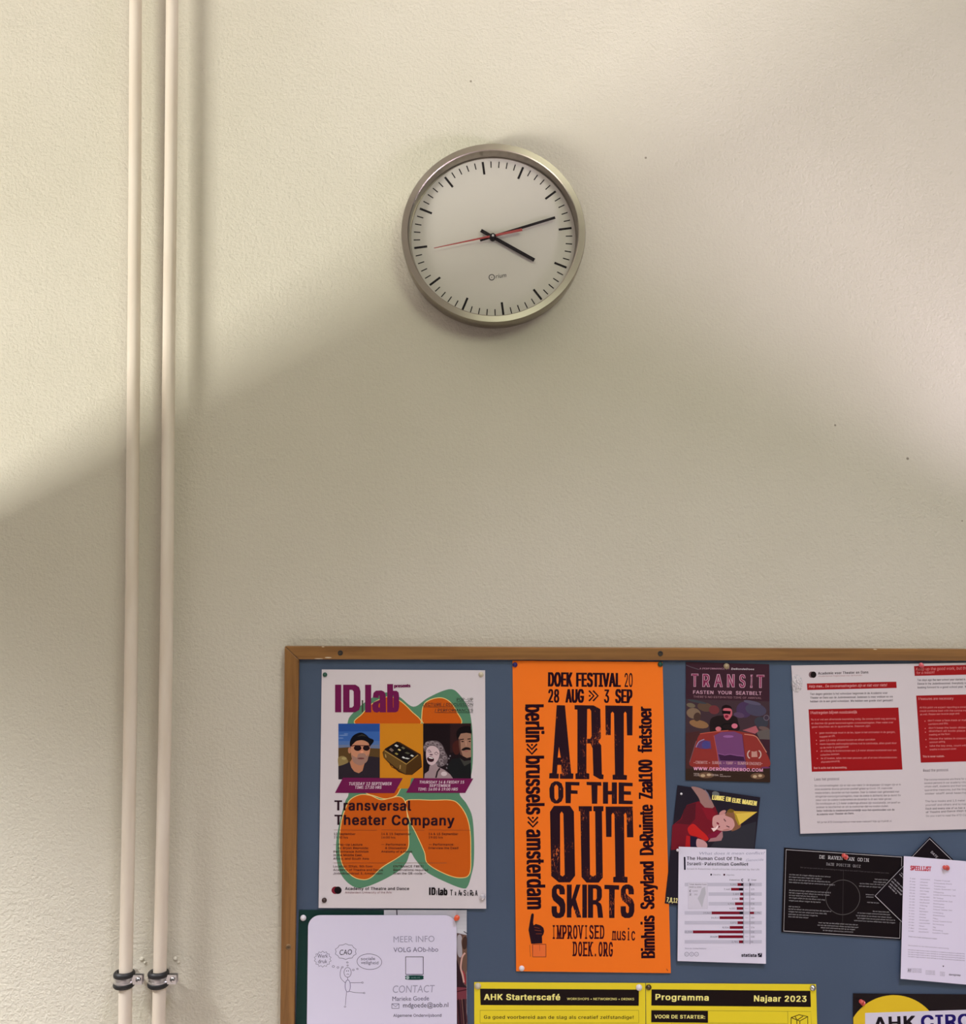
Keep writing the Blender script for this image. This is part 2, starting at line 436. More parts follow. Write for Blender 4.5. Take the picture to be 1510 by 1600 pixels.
        for i, ch in enumerate(t):
            if ch == ' ': continue
            g = 0.1 if ch not in 'I.i' else 0.36
            ax, ay = x0+dx*(i+g), y0+dy*(i+g); bx, by = x0+dx*(i+1-g), y0+dy*(i+1-g)
            s.text(ch, ax, ay, bx, by, h, col, bold)
            for st in stems.get(ch, ()):
                cx, cy = ax+(bx-ax)*st, ay+(by-ay)*st
                hw = q*0.24*slabw
                tops = [0.0]
                if ch.isupper() and not (ch == 'R' and st > .5) and ch not in 'AT': tops.append(h)
                if ch == 'T': tops = [0.0]
                for tt in tops:
                    p = (cx+ux*tt-ex*hw, cy+uy*tt-ey*hw); r = (cx+ux*tt+ex*hw, cy+uy*tt+ey*hw)
                    o = wd/2*(1 if tt == 0 else -1)
                    p = (p[0]+ux*o, p[1]+uy*o); r = (r[0]+ux*o, r[1]+uy*o)
                    s.stroke([p, r], wd, col, same=True)
            if ch == 'V':
                for st in (.05, .95):
                    cx, cy = ax+(bx-ax)*st+ux*h, ay+(by-ay)*st+uy*h; hw = q*0.22
                    s.stroke([(cx-ex*hw-ux*wd/2, cy-ey*hw-uy*wd/2), (cx+ex*hw-ux*wd/2, cy+ey*hw-uy*wd/2)], wd, col, same=True)
        return s
    def done(s, label=None):
        """one object for each block of print that stands apart from the others"""
        n = len(s.u); ends = s.u[1:] + [(len(s.v), len(s.f))]
        bb = []
        for (v0, f0), (v1, f1) in zip(s.u, ends):
            q = s.v[v0:v1]; bb.append((min(p.x for p in q), max(p.x for p in q), min(p.z for p in q), max(p.z for p in q)))
        par = list(range(n))
        def find(i):
            while par[i] != i: par[i] = par[par[i]]; i = par[i]
            return i
        size = [max(b[1]-b[0], b[3]-b[2]) for b in bb]
        for i in range(n):
            for k in range(i+1, n):
                gx = max(0, bb[i][0]-bb[k][1], bb[k][0]-bb[i][1]); gz = max(0, bb[i][2]-bb[k][3], bb[k][2]-bb[i][3])
                if math.hypot(gx, gz) <= 0.019: par[find(i)] = find(k)
        groups = {}
        for i in range(n): groups.setdefault(find(i), []).append(i)
        for g in groups.values():
            v, f, c = [], [], []
            for i in g:
                (v0, f0), (v1, f1) = s.u[i], ends[i]; o_ = len(v)-v0
                v += s.v[v0:v1]; f += [tuple(a+o_ for a in q) for q in s.f[f0:f1]]; c += s.c[f0:f1]
            o = mesh(s.name, v, f, s.m, s.sh.root, cols=c)
            if label: o['label'] = label

c1 = (440, 1000, 3.808); c2 = (440, 1400, 4.441); c3 = (780, 1010, 5.207); c4 = (780, 1290, 5.207)
c5 = (1030, 1020, 7.19); c6 = (1030, 1210, 5.161); c7 = (1220, 1020, 5.207); c8 = (1200, 1290, 4.871)
c9 = (730, 1510, 2.649); c10 = (520, 1120, 10.067); c11 = (640, 1120, 12.58); c12 = (1050, 1220, 10.067)
c13 = (690, 1415, 8.65)
def cr(fr, x, y): return (fr[0]+x/fr[2], fr[1]+y/fr[2])

# ------------------------------------------------------------------ room
tag(box('wall_back', (-4.0, 0.0, 0.0), (4.2, 0.2, 3.6), M_wall), kind='structure')
tag(box('floor', (-4.0, -5.5, -0.1), (4.2, 0.2, 0.0), M_floor), kind='structure')
tag(box('ceiling', (-4.0, -5.5, 3.6), (4.2, 0.2, 3.7), M_ceil), kind='structure')
# unseen partitions added on both sides to cut off the lamp light below
tag(box('light_blocker_left', (-1.555, -2.1, 0.0), (-1.53, -0.001, 1.45), M_ceil), kind='structure')
tag(box('light_blocker_right', (1.20, -1.45, 0.0), (1.225, -0.05, 1.70), M_ceil), kind='structure')

# ------------------------------------------------------------------ pipes
PD = 0.040
def pipe(label, knots):
    ys = [k[1] for k in knots]
    pts = [P(x, y, PD) for x, y in spline(knots, False, 6)]
    top = pts[0] + (pts[0]-pts[6]).normalized()*((3.6-pts[0].z)/1.0); top.z = 3.6
    bot = pts[-1].copy(); v = (pts[-1]-pts[-7]).normalized(); k = (bot.z-0.0)/(-v.z); bot = bot + v*k
    t = tube('heating_pipe', [top]+pts+[bot], 0.0108, M_pipe, seg=32)
    return tag(t, label, 'pipe', 'cream vertical pipes')
p1k = [(212.0, -10), (210.9, 280), (209.0, 560), (205.8, 950), (201.6, 1250), (197.0, 1500), (195.4, 1610)]
p2k = [(269.3, -10), (266.8, 280), (263.8, 560), (260.6, 950), (255.8, 1250), (250.2, 1500), (247.8, 1610)]
pipe('cream painted vertical pipe on the wall, left one of the pair', p1k)
pipe('cream painted vertical pipe on the wall, right one of the pair, nearer the board', p2k)

def clamp(label, cx, ytop, ybot, ex, ey):
    c = P(cx, (ytop+ybot)/2, PD); z0 = P(cx, ybot, PD).z; z1 = P(cx, ytop, PD).z; H = z1-z0
    root = empty('pipe_clamp', Vector((c.x, 0, c.z)), label, 'pipe clamp', 'rubber lined pipe clamps')
    ro = 0.0168
    def ring(name, prof, m):
        o = lathe(name, prof, (c.x, c.y, 0), m, root, seg=48, axis='Z', closed=True); return sharp(o)
    zc = (z0+z1)/2
    for s_ in (1, -1):
        h = zc + s_*H*0.33; a = H*0.20
        r_in = 0.0109
        ring('rubber_lining', [(r_in, h-a), (ro-0.002, h-a), (ro, h-a*0.6), (ro+0.0006, h), (ro, h+a*0.6), (ro-0.002, h+a), (r_in, h+a)], M_rubber)
    a = H*0.21
    ring('metal_band', [(0.0125, zc-a), (ro-0.0006, zc-a), (ro-0.0004, zc-a*.5), (ro-0.0016, zc-a*.35), (ro-0.0016, zc+a*.35), (ro-0.0004, zc+a*.5), (ro-0.0006, zc+a), (0.0125, zc+a)], M_zinc)
    # ears clamped together on the right by a screw, stud back to the wall
    x0 = c.x + ro - 0.004
    for yy, nm in ((c.y - 0.0052, 'ear'), (c.y + 0.0022, 'ear')):
        box(nm, (x0, yy, zc-H*0.30), (x0+0.019, yy+0.0022, zc+H*0.34), M_zinc, root, bevel=0.0008)
    sx = x0+0.0125
    s1 = lathe('screw', [(0.0, -c.y+0.0085), (0.0026, -c.y+0.0082), (0.0042, -c.y+0.0068), (0.0044, -c.y+0.005), (0.0020, -c.y+0.005), (0.0020, -c.y-0.004)], (sx, 0, zc+0.001), M_zinc, root, seg=20)
    box('screw_slot', (sx-0.0032, c.y-0.0089, zc+0.0004), (sx+0.0032, c.y-0.0080, zc+0.0016), M_darkhole, root)
    lathe('wall_stud', [(0.0034, 0.0), (0.0034, -c.y-0.009)], (c.x+0.004, 0, zc), M_zinc, root, seg=16)
    for (dx, dz, rr) in ((0.015, 0.017, 0.0045), (0.0205, 0.0115, 0.0030)):
        lathe('plaster_lump', [(0.0001, 0.0026), (rr*.5, 0.0021), (rr*.85, 0.0008), (rr, -0.0005)], (c.x+dx, 0, zc+dz), M_wall, root, seg=10)
    return root
clamp('metal pipe clamp with black rubber lining on the left pipe', 194.0, 1518, 1541.5, 0, 0)
clamp('metal pipe clamp with black rubber lining on the right pipe', 247.5, 1517.5, 1541, 0, 0)

# ------------------------------------------------------------------ clock
CF = 0.050
cc = P(771.3, 362.6, CF); R = (P(771.3+144.4, 362.6, CF) - P(771.3-144.4, 362.6, CF)).length/2
C0 = Vector((cc.x, 0, cc.z))
clock = empty('wall_clock', C0, 'round wall clock with brushed steel rim and white dial above the notice board', 'clock')
def clathe(name, prof, m, seg=160): return sharp(lathe(name, prof, C0, m, clock, seg=seg), 30)
clathe('case', [(R-0.012, 0.0), (R-0.012, 0.004), (R-0.004, 0.005), (R-0.0008, 0.009), (R, CF-0.003), (R-0.0012, CF), (R-0.0115, CF), (R-0.0130, CF-0.0012),
                (R-0.0145, 0.0262), (R-0.016, 0.0262), (R-0.016, 0.001)], M_steel)
clock.children[0]['label'] = 'brushed steel case and rim'
DD = 0.0235
o = sharp(lathe('dial', [(0.0001, DD), (R-0.0146, DD), (R-0.0146, DD-0.002), (0.0001, DD-0.002)], C0, M_dial, clock, seg=128))
DC = P(600+756.0/4.441, 200+766.5/4.441, DD)      # dial centre as seen
DC = Vector((C0.x*0.5+DC.x*0.5, 0, C0.z*0.5+DC.z*0.5))
TILT = 7.6
def dirv(mins):      # unit vector on the dial for a minute position, clock hung slightly turned
    a = math.radians(mins*6 - TILT); return Vector((math.sin(a), 0, math.cos(a)))
def bar(v0, v1, wd, d0, d1, wd2=None):
    wd2 = wd if wd2 is None else wd2
    t = (v1-v0).normalized(); n = Vector((t.z, 0, -t.x))
    q = [v0+n*wd/2, v1+n*wd2/2, v1-n*wd2/2, v0-n*wd/2]
    v = [Vector((p.x, -d0, p.z)) for p in q] + [Vector((p.x, -d1, p.z)) for p in q]
    f = [(0,1,2,3),(7,6,5,4),(0,4,5,1),(1,5,6,2),(2,6,7,3),(3,7,4,0)]
    return v, f
RT = (P(755+124.0, 366, DD)-P(755, 366, DD)).length
pxm = RT/124.0
for i in range(60):
    hr = i % 5 == 0
    ln, wd = ((20.4, 3.3) if hr else (10.2, 1.55))
    v, f = bar(DC+dirv(i)*(RT-ln*pxm), DC+dirv(i)*RT, wd*pxm, DD, DD+0.0004)
    mesh('hour_mark' if hr else 'minute_mark', v, f, M_black, clock)
def hand(name, tip, tail, wd, d, m, wtail=None):
    v0 = P(*tail, d); v1 = P(*tip, d); v, f = bar(v0, v1, wtail or wd, d, d+0.0008, wd)
    return mesh(name, v, f, m, clock)
K1 = (600, 200, 4.441)
sc = pxm
hd = 0.029
hub = P(*cr(K1, 757, 751), 0.034)
hand('hour_hand', cr(K1, 1045, 917), cr(K1, 674, 711), 5.3*sc, 0.0285, M_black)
hand('minute_hand', cr(K1, 1189, 622), cr(K1, 668, 780), 4.0*sc, 0.031, M_black)
sh_ = hand('second_hand', cr(K1, 348, 834), cr(K1, 960, 706), 0.9*sc, 0.0335, M_redhand, 4.2*sc)
lathe('hub', [(0.0001, 0.0375), (0.0028, 0.0372), (0.0052, 0.0355), (0.0056, 0.034), (0.0056, DD)], (hub.x, 0, hub.z), M_black, clock, seg=28)
lathe('hub_pin', [(0.0001, 0.0400), (0.0014, 0.0396), (0.0020, 0.0380), (0.0020, 0.0372)], (hub.x, 0, hub.z), mat('hub_pin_white', (0.85, 0.85, 0.85), 0.3), clock, seg=20)
gl = lathe('glass', [(0.0001, 0.0435), (R-0.0136, 0.0435)], C0, M_glass, clock, seg=128)
# maker's lettering on the dial
lv, lf = [], []
def dial_loop(pts, faces):
    b = len(lv)
    for x, y in pts: p = P(*cr(K1, x, y), DD+0.0003); lv.append(p)
    for q in faces: lf.append(tuple(b+i for i in q))
a_, b_ = circ(749, 1036, 21.5, n=36), circ(749, 1036, 16.5, n=36)
dial_loop(a_+b_, [(i, (i+1) % 36, 36+(i+1) % 36, 36+i) for i in range(36)])
a_ = circ(749, 1037, 3, n=8); dial_loop(a_, [tuple(range(8))])
gv, gf = glyphs('rium', 0.012, 2, True)
mx_ = max(q[0] for q in gv); mn_ = min(q[0] for q in gv)
dial_loop([(777+(gx-mn_)/(mx_-mn_)*72 + gy*4, 1043-(gx-mn_)/(mx_-mn_)*9 - gy*44) for gx, gy in gv], gf)
mesh('dial_lettering', lv, lf, M_black, clock)

# ------------------------------------------------------------------ notice board
BP = 0.010; BF = 0.018
O4 = [(445, 1009.6), (1950, 1016.2), (1966, 2080), (432, 2080)]
I4 = [(466.8, 1030.3), (1928, 1033.4), (1942, 2058), (454.6, 2058)]
bb = P(1200, 2080, 0)
board = empty('notice_board', Vector((bb.x, 0, bb.z)), 'large blue notice board with mitred wooden frame hung under the clock', 'notice board')
def prism(name, quad, dfront, dback, m, parent, bevel=0.0):
    # same outline at back as at front, straight out from the wall
    f_ = [P(x, y, dfront) for x, y in quad]
    v = f_ + [Vector((p.x, -dback, p.z)) for p in f_]
    fc = [(0,1,2,3),(7,6,5,4),(0,4,5,1),(1,5,6,2),(2,6,7,3),(3,7,4,0)]
    o = mesh(name, v, fc, m, parent)
    if bevel: b = o.modifiers.new('b', 'BEVEL'); b.width = bevel; b.segments = 2
    return o
q = 0.35
prism('pin_panel', [(I4[0][0]-3, I4[0][1]-3), (I4[1][0]+3, I4[1][1]-3), (I4[2][0]+3, I4[2][1]+3), (I4[3][0]-3, I4[3][1]+3)], BP, 0.0, M_panel, board)
r1 = prism('frame_rail', [(O4[0][0]+q, O4[0][1]), (O4[1][0]-q, O4[1][1]), (I4[1][0]-q, I4[1][1]), (I4[0][0]+q, I4[0][1])], BF, 0.0, M_wood_h, board, 0.0009)
r2 = prism('frame_rail', [(I4[3][0]+q, I4[3][1]), (I4[2][0]-q, I4[2][1]), (O4[2][0]-q, O4[2][1]), (O4[3][0]+q, O4[3][1])], BF, 0.0, M_wood_h, board, 0.0009)
r3 = prism('frame_stile', [(O4[0][0], O4[0][1]+q), (I4[0][0], I4[0][1]+q), (I4[3][0], I4[3][1]-q), (O4[3][0], O4[3][1]-q)], BF, 0.0, M_wood_v, board, 0.0009)
r4 = prism('frame_stile', [(I4[1][0], I4[1][1]+q), (O4[1][0], O4[1][1]+q), (O4[2][0], O4[2][1]-q), (I4[2][0], I4[2][1]-q)], BF, 0.0, M_wood_v, board, 0.0009)
for (x, y, m) in ((532, 1020.2, M_darkhole), (1032.3, 1021.2, M_darkhole), (450.8, 1479.5, M_brass)):
    c = P(x, y, BF)
    lathe('screw', [(0.0045, BF+0.0001), (0.0045, BF+0.0004), (0.0032, BF+0.0004), (0.0028, BF+0.00015), (0.0001, BF+0.00015)], c, m, board, seg=18)
    box('screw_slot', (c.x-0.0022, -BF-0.0008, c.z-0.0003), (c.x+0.0022, -BF-0.0003, c.z+0.0003), M_brass if m is M_darkhole else M_darkhole, board)
for (x, y, a, b) in ((505, 1010.6, 2.4, .7), (513, 1027.5, 5.5, .9), (498, 1029.2, 7, .5), (1368, 1014.6, 3, .6)):
    pts = spline([(x-a, y), (x-a*.3, y-b), (x+a*.6, y-b*.7), (x+a, y+b*.2), (x, y+b)], True, 3)
    v = [P(X, Y, BF+0.00025) for X, Y in pts]
    mesh('paint_chip', v, [tuple(range(len(v)))], M_chip, board)

INK = (40, 18, 28); WHITE = (200, 187, 192)
# ================================================================== ID lab poster
s = Sheet('event_poster', 'white event poster with green and orange blobs and purple headline, upper left of board', 'poster',
          [(503, 1046), (758.3, 1047.3), (760, 1419.8), (498, 1418.7)], 0.0112, 0.0150, (203, 190, 194), M_gloss)
GRN = (84, 126, 98); ORG = (190, 84, 22); CRM = (222, 190, 120); PUR = (106, 26, 72); OCH = (196, 122, 30)
a = s.part('blob_print', c1)
a.blob([(392, 500), (430, 430), (520, 355), (620, 312), (700, 337), (785, 397), (870, 345), (960, 303), (1020, 294), (1065, 332), (1110, 400), (1130, 480), (1139, 600), (1136, 760), (1110, 860), (1060, 912), (1102, 975), (1135, 1050), (1146, 1180), (1145, 1320), (1130, 1400), (1108, 1466), (1080, 1478), (1000, 1450), (870, 1385), (800, 1310), (768, 1265), (745, 1320), (700, 1372), (600, 1430), (500, 1470), (440, 1472), (385, 1435), (345, 1375), (327, 1290), (327, 1190), (352, 1060), (380, 960), (400, 900), (385, 700)], GRN)
for nm, L_ in (('l', [(440, 500), (480, 440), (545, 375), (630, 338), (700, 358), (770, 420), (828, 500), (640, 560)]),
               ('r', [(848, 500), (836, 440), (850, 380), (900, 350), (960, 345), (1010, 375), (1045, 430), (1070, 500), (960, 560)]),
               ('m', [(500, 905), (560, 930), (620, 945), (680, 928), (705, 890), (730, 840), (640, 820), (560, 860)]),
               ('ll', [(415, 945), (470, 920), (530, 925), (590, 950), (650, 940), (700, 932), (735, 960), (750, 1050), (757, 1150), (753, 1240), (700, 1290), (600, 1352), (530, 1415), (475, 1425), (415, 1400), (360, 1330), (345, 1200), (357, 1080), (388, 985)]),
               ('lr', [(742, 958), (800, 950), (900, 953), (1000, 952), (1050, 972), (1098, 1040), (1122, 1130), (1127, 1260), (1120, 1390), (1060, 1415), (970, 1390), (870, 1330), (850, 1260), (800, 1150), (765, 1080), (745, 1010)])):
    sp = spline(L_, True, 6); a.poly(sp, ORG); a.stroke(sp, 4.5, CRM, True)
a.done('green and orange blob artwork')
# three photographs
a = s.part('photograph', c1); a.rect(585, 497, 843, 822, OCH).poly([(700, 815), (775, 815), (760, 884), (690, 884)], OCH)
a.frame(c10)
a.poly([(785, 560), (825, 500), (1010, 388), (1060, 400), (1385, 590), (1400, 700), (1405, 790), (1250, 915), (1150, 912), (1040, 870), (900, 745), (800, 640)], (58, 34, 20))
a.poly([(1165, 745), (1335, 595), (1392, 620), (1398, 770), (1250, 905), (1160, 900)], (72, 46, 20))
a.poly([(800, 560), (830, 530), (1165, 745), (1150, 900), (1060, 850), (800, 640)], (98, 70, 34))
a.poly([(820, 505), (1005, 395), (1330, 585), (1165, 730)], (22, 16, 18))
a.stroke([(815, 530), (1160, 745), (1345, 600)], 12, (170, 134, 70))
for (x, y, w_, h_, c) in ((925, 520, 40, 32, (120, 98, 84)), (1005, 455, 34, 22, (196, 190, 186)), (1050, 520, 28, 18, (200, 180, 120)), (1110, 490, 34, 22, (104, 96, 72)),
                         (1005, 582, 30, 20, (150, 130, 66)), (1175, 570, 44, 18, (88, 84, 66)), (1250, 612, 30, 18, (214, 210, 200)), (1115, 640, 28, 18, (210, 205, 205)), (1170, 655, 44, 12, (210, 205, 200))):
    a.poly([(x-w_, y-h_*.2), (x-w_*.2, y-h_), (x+w_, y+h_*.2), (x+w_*.2, y+h_)], c)
a.stroke([(900, 745), (930, 790), (1010, 830), (1040, 800)], 10, (44, 26, 16)); a.stroke([(830, 590), (840, 640)], 14, (176, 140, 84)); a.stroke([(1065, 760), (1060, 820)], 14, (176, 140, 84))
a.done('photograph of a sticker covered suitcase on ochre')
a = s.part('photograph', c10)
a.rect(90, 107, 742, 985, (40, 74, 142))
a.rect(90, 230, 742, 380, (56, 92, 158)); a.rect(90, 380, 742, 440, (76, 104, 158)); a.rect(90, 440, 742, 500, (100, 110, 140))
for (x, y, l_) in ((170, 292, 120), (130, 335, 70), (210, 270, 60)): a.ell(x, y, l_*.6, 9, (104, 128, 176))
a.poly([(90, 490), (250, 478), (742, 500), (742, 985), (90, 985)], (86, 62, 36))
a.blob([(90, 640), (180, 620), (240, 690), (220, 740), (110, 770), (90, 760)], (134, 112, 72)); a.ell(180, 655, 40, 22, (160, 140, 92))
SK = (176, 116, 88); SKD = (140, 86, 66)
a.poly([(90, 985), (90, 780), (180, 750), (290, 700), (500, 640), (600, 622), (742, 640), (742, 985)], (42, 34, 42))
a.poly([(270, 715), (330, 620), (530, 640), (500, 740), (470, 850), (410, 888), (340, 860), (295, 800)], SK)
a.ell(265, 530, 24, 48, SK)
a.blob([(290, 420), (340, 360), (450, 350), (540, 380), (585, 430), (585, 540), (565, 620), (530, 700), (460, 752), (390, 745), (320, 690), (290, 590)], (186, 126, 98))
a.blob([(300, 600), (330, 620), (380, 640), (400, 590), (450, 572), (510, 585), (530, 620), (560, 590), (550, 680), (510, 730), (440, 765), (370, 745), (320, 700)], (150, 112, 100))
a.ell(445, 655, 55, 14, (110, 60, 60)); a.ell(450, 530, 34, 46, (196, 124, 96)); a.ell(462, 552, 24, 14, (214, 146, 118))
a.blob([(275, 470), (275, 380), (320, 300), (400, 255), (465, 250), (530, 285), (575, 330), (640, 360), (640, 400), (600, 450), (580, 470), (560, 410), (480, 370), (380, 380), (320, 430)], (16, 14, 22))
a.poly([(385, 310), (460, 272), (545, 310), (460, 300)], (52, 50, 44))
a.stroke([(280, 462), (340, 452), (590, 455)], 14, (70, 20, 28)); a.ell(393, 492, 60, 44, (30, 12, 20)); a.ell(530, 492, 54, 42, (30, 12, 20))
a.done('photograph of a person in a black cap and dark glasses')
a = s.part('photograph', c11)
a.rect(270, 130, 1212, 1225, (28, 18, 22)); a.rect(800, 130, 1212, 700, (44, 26, 28))
a.blob([(860, 520), (960, 470), (980, 700), (900, 740), (850, 640)], (66, 30, 26))
HR = (134, 118, 122); SKW = (196, 168, 172)
a.blob([(285, 570), (340, 490), (440, 470), (560, 480), (650, 560), (700, 680), (750, 790), (740, 900), (680, 960), (600, 980), (540, 930), (420, 700), (300, 680)], (92, 78, 82))
for (x, y, r_) in ((360, 530, 50), (450, 510, 48), (540, 540, 52), (610, 610, 54), (650, 710, 50), (690, 800, 44), (620, 860, 50), (640, 930, 40), (310, 600, 36)):
    a.ell(x, y, r_, r_*.8, HR, 14, 20); a.ell(x+8, y+10, r_*.5, r_*.35, (88, 72, 78), 10)
a.poly([(400, 960), (520, 900), (560, 980), (700, 1050), (800, 1130), (860, 1215), (290, 1215), (300, 1120), (380, 1060)], (150, 126, 130))
a.blob([(345, 620), (420, 570), (520, 590), (590, 680), (580, 800), (530, 890), (450, 950), (370, 920), (335, 830), (325, 720)], SKW)
a.stroke([(600, 1010), (550, 1080), (520, 1200)], 30, (34, 22, 26)); a.ell(680, 1120, 60, 44, (196, 176, 180))
a.ell(415, 835, 70, 52, (50, 20, 28), rot=15); a.ell(420, 808, 48, 14, (214, 200, 200), rot=12); a.ell(428, 745, 34, 14, (96, 64, 74))
a.stroke([(355, 665), (390, 650), (430, 700)], 12, (60, 40, 48)); a.stroke([(490, 720), (530, 690), (570, 730)], 12, (60, 40, 48)); a.stroke([(495, 735), (550, 748)], 8, (50, 32, 40)); a.stroke([(360, 685), (410, 700)], 8, (50, 32, 40))
for (x, y) in ((775, 820), (745, 935), (735, 1005), (800, 770), (545, 930)): a.ell(x, y, 16, 18, (120, 108, 116), 10)
a.poly([(740, 1000), (830, 830), (1000, 800), (1080, 960), (1212, 850), (1212, 1215), (870, 1215), (800, 1110)], (26, 26, 28))
a.poly([(990, 810), (1080, 870), (1212, 850), (1212, 900), (1080, 970)], (60, 58, 54))
a.blob([(930, 400), (930, 290), (1000, 210), (1100, 180), (1200, 200), (1206, 380), (1000, 420), (970, 470)], (20, 14, 18), 4)
a.poly([(965, 420), (1010, 330), (1120, 315), (1212, 330), (1212, 790), (1130, 810), (1050, 770), (1010, 660), (975, 540)], (150, 110, 92))
a.poly([(965, 440), (1000, 430), (1010, 640), (1050, 770), (1000, 740), (972, 560)], (96, 62, 54))
a.blob([(1020, 650), (1080, 605), (1150, 600), (1195, 620), (1200, 650), (1120, 650), (1060, 665)], (24, 12, 16), 4)
a.stroke([(1000, 450), (1070, 440)], 20, (34, 18, 20)); a.stroke([(1140, 440), (1206, 432)], 20, (34, 18, 20)); a.ell(1045, 486, 28, 12, (40, 22, 22)); a.ell(1185, 484, 22, 12, (40, 22, 22))
a.stroke([(1110, 470), (1115, 570)], 18, (178, 134, 112)); a.ell(1115, 680, 50, 12, (150, 90, 84))
a.done('dark photograph of a laughing curly haired person and a person with a moustache')
a = s.part('banner', c1)
a.poly([(366, 819), (722, 822), (672, 911), (318, 910)], PUR)
a.text('TUESDAY 12 SEPTEMBER', 400, 864, 654, 864, 18, (214, 190, 200), .02, slant=.15).text('TIME: 17:30 HRS', 436, 885, 594, 885, 17, (214, 190, 200), .02, slant=.15); a.done('purple date banner')
a = s.part('banner', c1)
a.poly([(790, 822), (1142, 824), (1094, 910), (741, 909)], PUR)
a.text('THURSDAY 14 & FRIDAY 15', 820, 854, 1086, 854, 17, (214, 190, 200), .02, slant=.15).text('SEPTEMBER', 880, 874, 1004, 874, 16, (214, 190, 200), .02, slant=.15).text('TIME: 16:00 & 19:00 HRS', 812, 896, 1048, 896, 17, (214, 190, 200), .02, slant=.15); a.done('purple date banner')
a = s.part('headline', c1)
# heavy condensed letters
a.poly([(319, 266), (356, 266), (356, 430), (319, 430)], PUR)
a.poly([(367, 266), (440, 266), (462, 280), (470, 305), (470, 392), (462, 416), (440, 430), (367, 430)], PUR, holes=[[(405, 296), (420, 296), (430, 306), (430, 392), (420, 402), (405, 402)]])
a.poly([(478, 358), (486, 358), (486, 430), (478, 430)], (60, 60, 50))
a.poly([(498, 266), (534, 266), (534, 430), (498, 430)], PUR)
a.poly([(543, 342), (548, 315), (562, 302), (595, 300), (612, 308), (620, 325), (622, 430), (586, 430), (584, 424), (570, 432), (552, 428), (542, 415), (540, 390), (546, 372), (584, 356), (584, 330), (578, 330), (578, 345)], PUR, holes=[[(580, 378), (586, 374), (586, 400), (580, 404), (576, 395)]])
a.poly([(629, 262), (664, 262), (664, 302), (685, 302), (697, 312), (700, 330), (700, 400), (694, 422), (680, 430), (629, 430)], PUR, holes=[[(663, 330), (667, 330), (667, 402), (663, 402)]])
a.text('presents', 670, 283, 768, 281, 20, PUR, .03, smear=1.5)
for t, x, y in (('POP-UP', 1043, 362), ('LECTURE / DISCUSSION', 842, 392), ('/ PERFORMANCES', 912, 426)):
    a.text(t, x, y, 1140, y, 17, (46, 44, 44), .008); a.line(x, y+6, 1140, y+6, 2, (46, 44, 44))
a.text('Transversal', 315, 1014, 772, 1016, 60, INK, .036).text('Theater Company', 315, 1100, 1030, 1104, 60, INK, .036)
a.done()
a = s.part('body_text', c1); TC = (58, 30, 30)
for x0, x1 in ((312, 568), (594, 850), (876, 1125)): a.line(x0, 1130, x1, 1132, 1.5, (110, 60, 40))
a.line(310, 1326, 620, 1327, 1.5, (110, 60, 40)); a.line(668, 1326, 985, 1327, 1.5, (110, 80, 60))
for x, y, w_, t in ((312, 1160, 128, '12 September'), (312, 1181, 84, '17:30 hrs'), (310, 1223, 172, '— Pop-Up Lecture'), (336, 1244, 182, 'by Bryan Reynolds:'), (310, 1265, 208, 'Performance Activism'), (310, 1286, 172, 'in the Middle East,'), (308, 1307, 212, 'Africa, and South Asia'),
                    (594, 1160, 176, '14 & 15 September'), (594, 1181, 84, '16:00 hrs'), (594, 1223, 146, '— Performance'), (618, 1244, 128, '& Discussion:'), (594, 1265, 184, 'Anatomy of a Home'),
                    (876, 1160, 176, '14 & 15 September'), (876, 1181, 84, '19:00 hrs'), (876, 1223, 150, '— Performance:'), (874, 1244, 178, 'Interview the Dead'),
                    (308, 1353, 236, 'Location: IDlab, 5th floor'), (308, 1374, 296, 'Academy of Theatre and Dance'), (308, 1395, 292, 'Jodenbreestraat 3, Amsterdam'),
                    (666, 1353, 178, 'ENTRANCE FREE!'), (666, 1374, 206, 'Reservations required'), (666, 1395, 194, 'Scan the QR-code →')):
    a.text(t, x, y, x+w_, y+.5, 13, TC, .012)
a.done()
a = s.part('logo', c1)
a.ell(320, 1489, 22, 22, (120, 30, 46)); a.ell(336, 1489, 22, 22, (22, 8, 18))
a.text('Academy of Theatre and Dance', 378, 1488, 760, 1488, 18, (40, 24, 32), .035)
a.text('Amsterdam University of the Arts', 378, 1508, 656, 1508, 12, (130, 84, 90), 0)
a.rect(878, 1472, 888, 1518, (20, 12, 18)).poly([(892, 1472), (910, 1472), (917, 1480), (917, 1510), (910, 1518), (892, 1518)], (20, 12, 18), holes=[[(902, 1481), (907, 1484), (907, 1507), (902, 1510)]]).text('lab', 932, 1519, 988, 1519, 44, (20, 12, 18), .05).rect(922, 1490, 926, 1518, (20, 12, 18))
for i, (ch, x) in enumerate((('T', 1004), ('R', 1032), ('A', 1052), ('N', 1066), ('S', 1084), ('E', 1106), ('R', 1122), ('S', 1136), ('A', 1152))):
    a.text(ch, x, 1520+i*.3, x+(15 if i % 2 == 0 else 9), 1520+i*.3, 34 if i % 2 == 0 else 22, (24, 16, 22), .02)
a.done()

